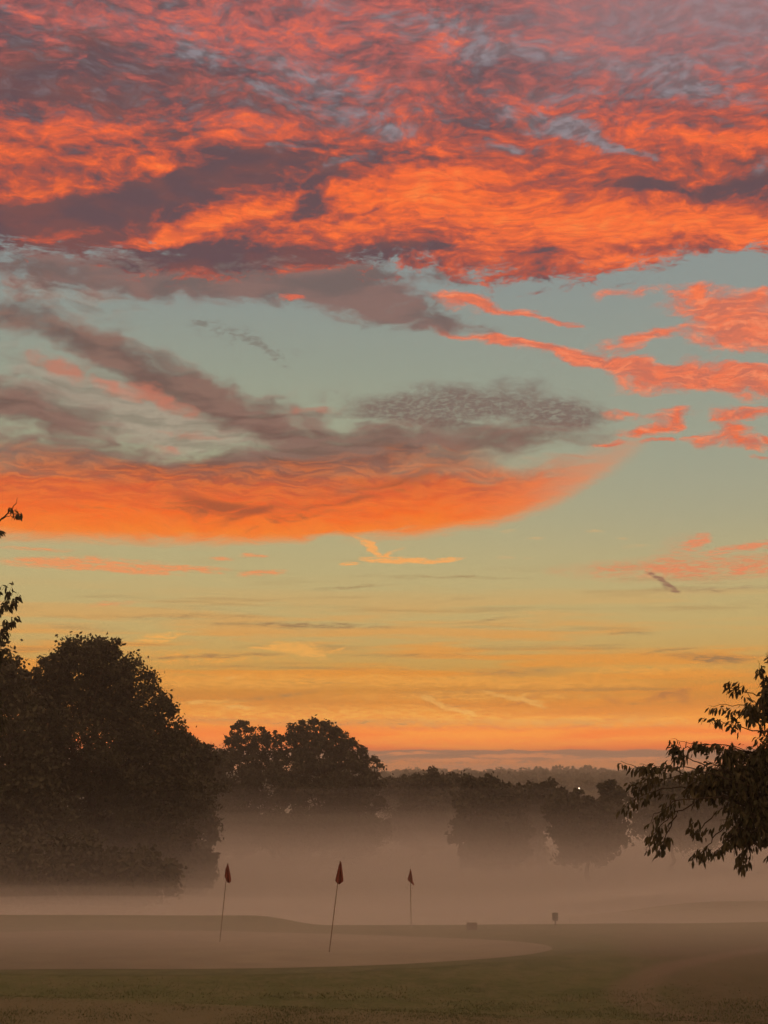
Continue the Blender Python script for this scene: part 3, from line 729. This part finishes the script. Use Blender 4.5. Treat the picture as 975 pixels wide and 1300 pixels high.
tree_px('broadleaf_tree', 410, 1090, 184, [(398, 934, 32, 19), (372, 948, 24, 18), (424, 940, 27, 18), (446, 958, 24, 18), (400, 922, 14, 8), (352, 938, 10, 9), (410, 962, 40, 20), (466, 976, 18, 18), (380, 980, 38, 28), (440, 994, 40, 32), (400, 1010, 50, 36), (460, 1018, 26, 30), (420, 1052, 60, 24)],
        52000, .36, 'right and wider of the two round crowned trees in the middle distance', group=G_BACK, seed=8, clump=.11, inner=.10, per=34)
tree_px('broadleaf_tree', 276, 1085, 205, [(276, 966, 22, 18), (268, 990, 26, 24), (285, 1015, 30, 30), (272, 1045, 34, 24)],
        9000, .5, 'short tree between the tall left trees and the middle pair', group=G_BACK, seed=9)
tree_px('broadleaf_tree', 508, 1070, 230, [(500, 1000, 24, 14), (522, 998, 24, 13), (510, 1022, 40, 22), (505, 1045, 40, 18)],
        9000, .55, 'low bushy tree just right of the middle pair of trees', group=G_BACK, seed=10)
tree_px('broadleaf_tree', 556, 1075, 205, [(556, 992, 30, 14), (538, 1002, 24, 14), (578, 1002, 26, 14), (556, 1022, 46, 24), (556, 1045, 44, 22)],
        14000, .5, 'low domed tree whose top touches the grey cloud bank on the horizon', group=G_BACK, seed=12)
tree_px('broadleaf_tree', 612, 1105, 160, [(608, 1000, 26, 16), (628, 1012, 24, 18), (596, 1014, 24, 18), (616, 1036, 42, 26), (640, 1050, 34, 24), (656, 1020, 22, 16), (604, 1062, 32, 26), (636, 1080, 38, 22), (610, 1090, 30, 16)],
        24000, .42, 'hazy round tree standing deep in the mist right of centre', group=G_BACK, seed=13, inner=.4)
tree_px('broadleaf_tree', 668, 1100, 172, [(664, 1010, 26, 14), (690, 1008, 22, 16), (680, 1030, 30, 20), (660, 1050, 32, 26), (672, 1078, 24, 20)],
        12000, .45, 'small hazy tree between the two mist bound trees on the right', group=G_BACK, seed=14, inner=.4)
tree_px('broadleaf_tree', 744, 1090, 146, [(740, 1030, 18, 14), (776, 1005, 18, 12), (712, 1014, 14, 12), (706, 1028, 24, 18), (722, 1024, 26, 20), (758, 1032, 28, 20), (780, 1030, 18, 22), (735, 1052, 38, 24), (772, 1056, 26, 24), (752, 1080, 46, 18)],
        26000, .40, 'wide hazy tree with level underside in the mist behind the leafy branch', group=G_BACK, seed=15, inner=.4)
tree_px('broadleaf_tree', 850, 1080, 160, [(838, 1012, 40, 20), (880, 1008, 44, 22), (860, 1040, 60, 30), (930, 1020, 60, 30), (900, 1050, 60, 26)],
        20000, .45, 'hazy tree hidden behind the overhanging chestnut branch', group=G_BACK, seed=16, inner=.4)

for (bx, by, w_, h_, dd, lb, sd) in [(300, 1046, 44, 24, 178, 'wide low bush at the feet of the left middle tree', 41), (372, 1050, 48, 22, 174, 'wide low bush under the gap of the middle pair', 42), (446, 1048, 48, 24, 178, 'wide low bush at the feet of the right middle tree', 43), (536, 1040, 46, 26, 196, 'wide low bush in front of the low domed tree', 44), (236, 1096, 40, 26, 118, 'bush at the right foot of the tallest left tree', 45), (-10, 1106, 120, 42, 86, 'broad misty bush added low at the left edge to stand for tree shadow', 46), (135, 1110, 84, 38, 88, 'misty bush added before the tallest left tree to stand for its shadow', 47)]:  # the last two are added dark masses standing in for the tree shadow
    tree_px('bush', bx, 1090, dd, [(bx, by, w_, h_), (bx - w_ * .5, by + 8, w_ * .6, h_ * .8), (bx + w_ * .5, by + 6, w_ * .6, h_ * .8), (bx, by + 22, w_ * .9, h_ * .7)], 14000, .34, lb, 'bush', 'bushes along the foot of the trees', seed=sd, inner=.4)

# conifers on the far ridge that stick out above the wood
def conifer(px, py_top, dist, h, label, seed):
    r_ = np.random.default_rng(seed)
    top = at(px, py_top, dist)
    root = empty('conifer_tree', (top[0], dist, top[2] - h))
    n = 1400; t = r_.random(n) ** .8
    rad = (1 - t) * h * .27 * (.75 + .5 * ((t * 9) % 1)); a_ = r_.random(n) * 2 * math.pi; rr = rad * r_.random(n) ** .4
    P_ = np.stack([rr * np.cos(a_), rr * np.sin(a_), h * (.12 + .88 * t)], 1)
    V, F = leaf_cards(P_, h * .085, r_)
    add('crown', np_mesh('crown', V, F), M_con, root)
    mb = MB(); mb.tube([(0, 0, -1), (0, 0, h * .95)], [h * .03, .05], 6); add('trunk', mb.mesh('trunk'), M_bark, root)
    tag(root, label, 'conifer', 'conifers on the far ridge')
conifer(681, 973, 1250, 15, 'tallest dark conifer on the far ridge, below the cloud slot', 21)
conifer(695, 977, 1250, 11, 'short conifer just right of the tallest one on the far ridge', 22)
conifer(726, 976, 1240, 13, 'conifer on the far ridge straight above the bright lamp', 23)
conifer(712, 979, 1240, 9, 'smallest conifer of the far ridge, between two taller ones', 24)

# hills with woodland
hx = np.linspace(-1500, 1500, 301); hy = np.linspace(1050, 2300, 60)
HX, HY = np.meshgrid(hx, hy)
def hill_h(x, y):
    ridge = 1.5 + 9 * fnoise(x * .005 + 3, y * .001) + 3 * fnoise(x * .02, y * .01)
    return -6 + (ridge + 6) * smooth(1050, 1330, y) + 4 * smooth(1400, 2200, y) * (1 + fnoise(x * .003, y * .003))
M_hill = noise_mat('hill_fields', (.05, .06, .025), (.10, .095, .045), .01, .9, .1)
tag(add('hills', np_mesh('hills', np.stack([HX.ravel(), HY.ravel(), hill_h(HX, HY).ravel()], 1), grid_faces(301, 60), True), M_hill), kind='structure')
def wood_mesh(rows, seed):
    r_ = np.random.default_rng(seed); P_ = []
    for (y0, y1, x0, x1, k, h0, h1, hf) in rows:
        for _ in range(k):
            x = x0 + (x1 - x0) * r_.random(); y = y0 + (y1 - y0) * r_.random(); h = h0 + (h1 - h0) * r_.random() ** 2.2
            z = float(hf(x, y)); rx = h * (.45 + .2 * r_.random()); n = 110
            d = r_.normal(size=(n, 3)); d /= np.linalg.norm(d, axis=1)[:, None]
            P_.append(np.array([x, y, z + h * .5]) + d * (r_.random(n) ** .35)[:, None] * np.array([rx, rx, h * .5]))
    V, F = leaf_cards(np.concatenate(P_), 2.6, r_)
    return np_mesh('woodland', V, F)
tag(add('woodland', wood_mesh([(1180, 1330, -620, 620, 620, 5, 12, hill_h), (1080, 1180, -500, 500, 260, 5, 9, hill_h), (1600, 1900, -900, 900, 300, 6, 10, hill_h)], 31), M_leaf3),
    'far wooded ridge under the grey cloud bank', 'woodland', kind='stuff')
tag(add('hedgerow', wood_mesh([(480, 580, -160, 220, 260, 5, 8, terrain), (330, 400, -120, 160, 130, 4, 6.5, terrain), (620, 820, -250, 300, 420, 6, 9.5, terrain), (820, 1060, -350, 400, 520, 7, 10, terrain)], 32), M_leaf3),
    'lower hedges and thickets in the valley before the ridge', 'hedges', kind='stuff')

# ------------------------------------------------------------------ street lamps far off
M_steel = noise_mat('lamp_steel', (.12, .12, .12), (.2, .2, .19), 4, .5, .4)
mt, nt2, b2 = mat_new('lamp_glow'); b2.inputs['Emission Color'].default_value = (1, .80, .58, 1); b2.inputs['Emission Strength'].default_value = 6.0; M_glow = mt
def street_lamp(px, py, dist, label, glow, rad):
    p = at(px, py, dist); z0 = float(terrain(p[0], dist))
    root = empty('street_lamp', (p[0], dist, z0)); h = p[2] - z0
    mb = MB(); mb.tube([(0, .9, 0), (0, .9, h + .1), (0, .6, h + .45), (0, .1, h + .5)], [.09, .06, .05, .045], 8); add('pole', mb.mesh('pole', True), M_steel, root)
    mb = MB(); mb.box((0, 0, h + .44), (.3, .62, .16), .04); add('lamp_head', mb.mesh('lamp_head'), M_steel, root)
    bm = bmesh.new(); bmesh.ops.create_uvsphere(bm, u_segments=16, v_segments=10, radius=rad)
    for v in bm.verts: v.co.z = v.co.z * .8 + h
    me = bpy.data.meshes.new('lens'); bm.to_mesh(me); bm.free()
    add('lens', me, glow, root)
    tag(root, label, 'street lamp', 'street lamps in the far valley')
street_lamp(735, 1001.0, 322, 'bright white lamp glowing among the far trees right of centre', M_glow, .17)

# ------------------------------------------------------------------ flags on the green
M_pole = noise_mat('pole_paint', (.16, .10, .06), (.22, .15, .09), 8, .5, .3)
M_flag = noise_mat('red_cloth', (.17, .052, .036), (.23, .070, .050), 7, .9, .1)
M_cup = noise_mat('cup_rim', (.55, .54, .5), (.65, .63, .6), 20, .5, .3)
def golf_flag(base_px, top_px, cloth, label, lean_y=0.0):
    g = ground_hit(*base_px); s_ = g[1] / FPX
    root = empty('golf_flag', (g[0], g[1], g[2]))
    top = at(top_px[0], top_px[1], g[1]) - g
    H = top[2]; lean = top[0]
    pt = lambda t: np.array([lean * t, lean_y * t * H, H * t])
    mb = MB(); mb.tube([pt(-.03), pt(.35), pt(.7), pt(1.0)], [.0135, .0125, .011, .009], 10); add('pole', mb.mesh('pole', True), M_pole, root)
    bm = bmesh.new(); bmesh.ops.create_uvsphere(bm, u_segments=12, v_segments=8, radius=.020)
    for v in bm.verts: v.co += Vector(pt(1.0))
    me = bpy.data.meshes.new('pole_cap'); bm.to_mesh(me); bm.free(); add('pole_cap', me, M_pole, root)
    mb = MB(); a_ = np.arange(24) * 2 * math.pi / 24
    mb.tube([(0, 0, -.10), (0, 0, .012)], [.055, .055], 24, cap=False); add('hole_cup', mb.mesh('hole_cup'), M_cup, root)
    # limp cloth: rows run down the pole, each row is a folded strip; (t, left, right) widths in metres, last rows droop
    rows, nseg = cloth, 22
    V = []; ts = np.linspace(0, 1, 26)
    kt = [c_[0] for c_ in rows]
    for t in ts:
        dn = np.interp(t, np.linspace(0, 1, len(rows)), kt)
        l_ = np.interp(t, np.linspace(0, 1, len(rows)), [c_[1] for c_ in rows]); r__ = np.interp(t, np.linspace(0, 1, len(rows)), [c_[2] for c_ in rows])
        c0 = pt(1.0) - np.array([0, 0, dn]) ; c0[0] = lean * (1 - dn / H); c0[1] = lean_y * (H - dn)
        for u in np.linspace(0, 1, nseg):
            fold = math.sin(u * math.pi * 4 + .5) * .035 * (.3 + t)
            drop = (rows[-1][3] * t) * (1 - abs(u - rows[-1][4]) * 1.6)
            V.append(c0 + np.array([l_ + (r__ - l_) * u, fold, -drop]))
    fl_ = add('flag_cloth', np_mesh('flag_cloth', np.array(V), grid_faces(nseg, 26), True), M_flag, root)
    so = fl_.modifiers.new('thickness', 'SOLIDIFY'); so.thickness = .004
    tag(root, label, 'golf flag', 'flags on the putting greens')
    return root
px = lambda d, v: v * d / FPX
golf_flag((279, 1196), (289, 1097), [(0.0, -.01, .01, 0, 0), (.14, -.05, .06), (.34, -.055, .12), (.44, .0, .13, .09, .62)], 'drooping red flag on a leaning thin pole, farthest left on the green', .01)
golf_flag((418, 1209), (432, 1094), [(0.0, -.01, .02, 0, 0), (.12, -.035, .055), (.36, -.065, .115), (.46, -.075, .135, .11, .50)], 'largest and nearest red flag, its pole leaning right in front of the others', -.01)
golf_flag((522, 1177), (521, 1104), [(0.0, -.01, .01, 0, 0), (.14, -.04, .045), (.34, -.10, .075), (.38, -.06, .12, .10, .85)], 'smallest flag on an upright pole at the back of the green', .0)

# sign box on a short post, and the low box by the back edge
M_box = noise_mat('dark_painted_metal', (.04, .045, .035), (.075, .075, .06), 9, .6, .3)
M_wood = noise_mat('weathered_wood', (.10, .075, .05), (.17, .13, .09), 5, .9, .1, .3, squash=(1, 1, 6))
g = ground_hit(705, 1176); s_ = g[1] / FPX
root = empty('litter_bin', tuple(g), R(6))
mb = MB(); mb.tube([(0, 0, -.1), (0, 0, 7 * s_)], [.022, .022], 10); add('post', mb.mesh('post', True), M_box, root)
mb = MB(); mb.box((0, 0, 11.0 * s_), (6.2 * s_, 6 * s_, 8.2 * s_), .012); add('bin_body', mb.mesh('bin_body'), M_box, root)
mb = MB(); mb.box((0, 0, 15.6 * s_), (7.0 * s_, 6.8 * s_, .9 * s_), .006); add('lid', mb.mesh('lid'), M_box, root)
tag(root, 'small dark box held on a short post right of the green', 'post box')
g = np.array([at(599, 1172, 46.8)[0], 46.8, 0]); g[2] = float(terrain(g[0], g[1])); s_ = g[1] / FPX
root = empty('storage_box', tuple(g), R(-8))
mb = MB()
for k in range(4): mb.box((0, 0, (1.4 + 1.75 * k) * s_), (12.4 * s_, 7 * s_, 1.6 * s_), .008)
add('box_body', mb.mesh('box_body'), M_wood, root)
mb = MB(); mb.box((0, 0, 8.1 * s_), (13.6 * s_, 8 * s_, .9 * s_), .01); add('lid', mb.mesh('lid'), M_wood, root)
for sx in (-1, 1):
    for sy in (-1, 1):
        mb = MB(); mb.box((sx * 5.2 * s_, sy * 2.6 * s_, 0), (1.2 * s_, 1.2 * s_, 1.6 * s_), .004); add('foot', mb.mesh('foot'), M_wood, root)
tag(root, 'low wooden box half lost in the mist at the back of the green', 'wooden box')

# ------------------------------------------------------------------ chestnut tree whose branch hangs in from the right
def leaf_shape(base, tip_dir, side, L_, W_, bend):
    """pointed oval leaf of 8 outline points around a drooping midrib: arrays of n leaves"""
    n = len(base); t = np.array([0.0, .22, .55, .85, 1.0]); w = np.array([.05, .62, 1.0, .55, 0.0])
    V = []
    up = np.cross(tip_dir, side)
    mids = []
    for tt in t:
        mids.append(base + tip_dir * (L_ * tt)[:, None] + np.array([0, 0, -1]) * (bend * L_ * tt * tt)[:, None])
    # left edge down, right edge down, sharing tip
    pts = []
    for tt, ww, mm in zip(t, w, mids):
        if ww == 0: pts.append(mm)
        else:
            pts.append(mm + side * (W_ * ww * .5)[:, None] + up * (W_ * ww * .12)[:, None]); pts.append(mm); pts.append(mm - side * (W_ * ww * .5)[:, None] + up * (W_ * ww * .12)[:, None])
    A = np.stack(pts, 1)                      # n x 13 x 3
    k = A.shape[1]
    q = []
    for r__ in range(3):
        a0 = r__ * 3
        q += [[a0, a0 + 3, a0 + 4, a0 + 1], [a0 + 1, a0 + 4, a0 + 5, a0 + 2]]
    tr = [[9, 12, 10], [10, 12, 11]]
    off = (np.arange(n) * k)[:, None, None]
    Q = (np.array(q)[None] + off).reshape(-1, 4); T = (np.array(tr)[None] + off).reshape(-1, 3)
    return A.reshape(-1, 3), Q, T
def unit(a_): return a_ / (np.linalg.norm(a_, axis=-1, keepdims=True) + 1e-9)
def sprays(tips, dirs, r_, L0, W0, per=7, spread=.55, stem=.25):
    """leaf sprays: each tip gets a whorl of drooping leaves"""
    n = len(tips)
    base = np.repeat(tips, per, 0); dd = np.repeat(dirs, per, 0)
    rnd = unit(r_.normal(size=base.shape))
    base = base - dd * (r_.random(len(base)) * stem)[:, None]
    td = unit(dd * .35 + rnd * spread + np.array([0, 0, -.62]))
    side = unit(np.cross(td, r_.normal(size=td.shape)))
    L_ = L0 * (.6 + .7 * r_.random(len(base))); W_ = L_ * W0 * (.8 + .4 * r_.random(len(base)))
    base = base + td * .02
    return leaf_shape(base, td, side, L_, W_, .1 + .5 * r_.random(len(base)))
def near_tree(name, dist, trunk_px, lobes, guides, n_tw, leafL, leafW, label, cat, seed, mat, per=7, base_r=.22, bare=()):
    r_ = np.random.default_rng(seed)
    x0 = at(trunk_px, 1000, dist)[0]; z0 = float(terrain(x0, dist)); O = np.array([x0, dist, z0])
    root = empty(name, tuple(O)); s_ = dist / FPX
    tr = MB(); br = MB()
    B = np.array([list(at(bx, by, dist) - O) + [rx * s_, max(rx, rz) * s_ * .8, rz * s_] for (bx, by, rx, rz) in lobes])
    B[:, 1] += (r_.random(len(B)) - .5) * B[:, 3] * .5
    Hh = B[:, 2].max() * .95
    tp = limb_path([0, 0, -.2], [0.1, .1, Hh], r_, 0, 10); trr = np.linspace(base_r, base_r * .2, 10); trr[0] *= 1.4
    tr.tube(tp, trr, 12); add('trunk', tr.mesh('trunk', True), M_bark, root)
    def on_trunk(z):
        i = np.clip(np.interp(z, tp[:, 2], np.arange(10)), 0, 8.99); k = int(i); return tp[k] + (tp[k + 1] - tp[k]) * (i - k)
    # limbs to each lobe, then twigs to points inside it
    w = (B[:, 3] * B[:, 5]) ; w = w / w.sum()
    tips = []; dirs = []
    for bb, ww in zip(B, w):
        c0 = bb[:3]; st = on_trunk(max(.8, c0[2] - .35 * abs(c0[0]) - .2))
        p = limb_path(st, c0, r_, .05, 8)
        br.tube(p, np.linspace(base_r * .34, base_r * .10, 8), 7)
        k = int(n_tw * ww)
        d = unit(r_.normal(size=(k, 3))); q = c0 + d * (r_.random(k) ** .42)[:, None] * bb[3:]
        for j in range(0, k, 3):
            a0 = p[5] + (p[7] - p[5]) * r_.random()
            a1 = q[j]
            if np.linalg.norm(a1 - a0) < .15: continue
            br.tube(limb_path(a0, a1, r_, .05, 5), np.linspace(.012, .0035, 5), 4, cap=False)
        tips.append(q); dirs.append(unit(d + np.array([0, 0, -.2])))
    # guide twigs: polylines seen in the photograph, leaves hang along them
    for g_ in guides:
        pts = np.array([at(a_, b_, dist + dd_) - O for (a_, b_, dd_) in g_['p']])
        t = np.linspace(0, len(pts) - 1, 4 * len(pts)); P2 = np.stack([np.interp(t, np.arange(len(pts)), pts[:, c_]) for c_ in range(3)], 1)
        P2[1:-1] += r_.normal(size=(len(P2) - 2, 3)) * .012
        br.tube(P2, np.linspace(g_.get('r', .012), .003, len(P2)), 5)
        if g_.get('n', 8):
            tt = 1 - g_.get('f', 1.0) * r_.random(g_.get('n', 8)); idx = (tt * (len(P2) - 1)).astype(int)
            idx[0] = len(P2) - 1
            tips.append(P2[idx] + r_.normal(size=(len(idx), 3)) * .035); dirs.append(unit(np.tile(P2[-1] - P2[0], (len(idx), 1)) + r_.normal(size=(len(idx), 3)) * .3))
    tips = np.concatenate(tips); dirs = np.concatenate(dirs)
    V, Q, T = sprays(tips, dirs, r_, leafL, leafW, per)
    add('crown', np_mesh('crown', V, [Q, T]), mat, root)
    add('branches', br.mesh('branches', True), M_bark, root)
    for g_ in bare: pass
    tag(root, label, cat)
    return root
GD = lambda n, f, *p: dict(p=[(a_, b_, d_) for a_, b_, d_ in p], n=n, f=f)
near_tree('chestnut_tree', 25.0, 1150,
    [(1150, 960, 120, 150), (1080, 900, 90, 80), (1060, 1000, 90, 70), (1010, 935, 52, 56), (985, 990, 65, 46), (955, 1030, 52, 38), (930, 985, 50, 32), (976, 882, 22, 36), (955, 905, 20, 14), (1000, 1050, 60, 28), (900, 1000, 34, 22), (1040, 850, 60, 60), (966, 956, 28, 26), (1240, 960, 110, 120), (1150, 830, 110, 90), (930, 955, 26, 16), (940, 1060, 26, 22)],
    [GD(9, .75, (985, 905, 0), (940, 895, 0), (900, 896, 0)), GD(7, .6, (985, 890, .2), (955, 880, .2), (925, 873, .3), (919, 868, .3)),
     GD(9, .6, (970, 930, -.2), (930, 920, -.2), (893, 912, -.2)), GD(12, .7, (960, 955, 0), (915, 945, 0), (880, 945, 0), (852, 938, 0)),
     GD(8, .4, (930, 985, .1), (880, 965, .1), (857, 952, .1), (849, 940, .1)), GD(16, .8, (930, 990, -.3), (880, 975, -.3), (835, 972, -.3), (812, 970, -.3)),
     GD(12, .5, (900, 990, .3), (850, 976, .3), (810, 975, .3), (788, 966, .3)), GD(14, .7, (920, 1000, 0), (870, 985, 0), (820, 990, 0), (797, 1000, 0)),
     GD(10, .6, (900, 1000, .4), (840, 1000, .4), (800, 1018, .4), (786, 1030, .4)), GD(12, .6, (920, 1010, -.4), (860, 1015, -.4), (830, 1035, -.4), (818, 1056, -.4)),
     GD(10, .5, (880, 1020, 0), (845, 1040, 0), (826, 1062, 0), (820, 1082, 0)), GD(6, .4, (860, 1030, .1), (845, 1060, .1), (842, 1072, .1), (832, 1086, .1)),
     GD(8, .5, (910, 1030, .2), (892, 1050, .2), (880, 1062, .2), (872, 1052, .2)), GD(9, .5, (930, 1040, .2), (905, 1065, .2), (890, 1085, .2), (880, 1090, .2)),
     GD(8, .5, (940, 1050, -.2), (915, 1075, -.2), (900, 1092, -.2)), GD(6, .3, (950, 1060, 0), (952, 1085, 0), (944, 1100, 0), (936, 1104, 0)),
     GD(9, .6, (975, 1040, .1), (950, 1070, .1), (935, 1090, .1)), GD(9, .5, (1000, 1060, 0), (985, 1075, 0), (972, 1090, 0)),
     GD(12, .7, (990, 890, 0), (970, 860, 0), (962, 838, 0)), GD(10, .6, (1010, 860, .2), (985, 840, .2), (972, 830, .2)), GD(7, .6, (980, 920, .3), (950, 908, .3), (925, 905, .3)), GD(6, .5, (975, 900, -.3), (955, 890, -.3), (945, 872, -.3)),
     GD(8, .8, (900, 945, .2), (870, 950, .2), (845, 962, .2))],
    6400, .098, .44, 'leafy branches of a chestnut tree hanging in from the right edge', 'tree', 51, M_leaf2, per=7)
near_tree('ash_tree', 46.0, -125,
    [(-120, 840, 95, 130), (-110, 700, 80, 90), (-60, 790, 52, 60), (-50, 860, 50, 50), (-200, 800, 90, 130), (-30, 790, 22, 34), (-40, 900, 50, 60), (-18, 852, 26, 24)],
    [GD(10, .6, (-40, 790, 0), (-5, 780, 0), (12, 758, 0), (16, 738, 0)), GD(9, .5, (-40, 800, .3), (0, 782, .3), (18, 765, .3), (24, 752, .3)), GD(10, .6, (-30, 800, -.3), (0, 795, -.3), (16, 790, -.3), (22, 783, -.3)),
     GD(9, .6, (-30, 820, 0), (0, 808, 0), (14, 800, 0)), GD(9, .6, (-30, 770, .1), (-5, 755, .1), (4, 742, .1)), GD(8, .6, (-30, 840, 0), (-4, 828, 0), (8, 822, 0)), GD(8, .6, (-30, 800, 0), (-6, 775, 0), (6, 768, 0)),
     GD(7, .5, (-20, 830, 0), (-2, 835, 0), (10, 838, 0)),
     dict(p=[(-60, 700, 0), (-20, 675, 0), (0, 660, 0), (12, 650, 0), (20, 640, 0), (22, 631, 0)], n=0, r=.045), dict(p=[(2, 659, 0), (12, 655, 0), (20, 656, 0), (27, 651, 0)], n=3, f=.25, r=.016), dict(p=[(10, 652, 0), (16, 650, 0), (21, 647, .05), (24, 650, 0)], n=2, f=.2, r=.01), dict(p=[(-50, 700, 0), (-15, 690, 0), (-4, 682, 0), (1, 672, 0)], n=5, f=.3, r=.02)],
    3600, .17, .40, 'tree mostly outside the left edge, its twigs entering above the dark crowns', 'tree', 52, M_leaf, per=6, base_r=.25)

# ------------------------------------------------------------------ air: even haze everywhere, dense mist lying in the valley
def volume_mat(name, color, density, aniso=0.0):
    mt = bpy.data.materials.new(name); mt.use_nodes = True; nt_ = mt.node_tree; nt_.nodes.clear()
    v = nt_.nodes.new('ShaderNodeVolumePrincipled'); o_ = nt_.nodes.new('ShaderNodeOutputMaterial')
    v.inputs['Color'].default_value = color; v.inputs['Density'].default_value = density; v.inputs['Anisotropy'].default_value = aniso
    nt_.links.new(v.outputs[0], o_.inputs['Volume'])
    mt.cycles.homogeneous_volume = True
    return mt
mb = MB(); mb.box((0, 1150, 16), (5190, 2900, 52))
tag(add('haze', mb.mesh('haze'), volume_mat('haze_air', (.86, .84, .80, 1), HAZE)), 'thin dawn haze filling the valley air', 'haze', kind='stuff')
def mist_mesh(top, near, seed, hug=False):
    r_ = np.random.default_rng(seed)
    xs = np.unique(np.concatenate([np.linspace(-340, 340, 60), np.linspace(-30, 30, 61)])); ys = np.unique(np.concatenate([np.linspace(near, near + 60, 50), np.linspace(near + 60, 330, 50)]))
    X, Y = np.meshgrid(xs, ys)
    und = 1.1 * fnoise(X * .03 + seed, Y * .02) * smooth(50, 130, Y) + .55 * fnoise(X * .12 + seed * 3, Y * .07)
    t = terrain(X, Y) - 1.0
    if hug: und = und * .5 + t + 1.0
    rise = smooth(near, near + 14, Y + 1.5 * fnoise(X * .1 + seed, Y * .05))
    Z = t + (np.maximum(top + und, t + .01) - t) * rise
    edge = smooth(340, 300, np.abs(X)) * smooth(330, 270, Y)
    Z = t + (Z - t) * edge
    nx, ny = len(xs), len(ys)
    top_v = np.stack([X.ravel(), Y.ravel(), Z.ravel()], 1); bot = top_v.copy(); bot[:, 2] = (t - 1.5).ravel()
    n = len(top_v); F = grid_faces(nx, ny); Fb = F[:, ::-1] + n
    i = np.arange(nx - 1); a0 = i; s1 = np.stack([a0, a0 + n, a0 + 1 + n, a0 + 1], 1)
    a0 = (ny - 1) * nx + i; s2 = np.stack([a0 + 1, a0 + 1 + n, a0 + n, a0], 1)
    j = np.arange(ny - 1) * nx; s3 = np.stack([j + nx, j + nx + n, j + n, j], 1); j = j + nx - 1; s4 = np.stack([j, j + n, j + nx + n, j + nx], 1)
    return np_mesh('mist', np.concatenate([top_v, bot]), [np.concatenate([F, Fb, s1, s2, s3, s4])])
for k, (top, near, dens, hug) in enumerate(MIST):
    tag(add('mist', mist_mesh(top, near, 60 + k, hug), volume_mat('mist_air', (.97, .95, .925, 1), dens)),
        'pale ground mist lying over the green and the valley', 'mist', 'sheets of ground mist', 'stuff')
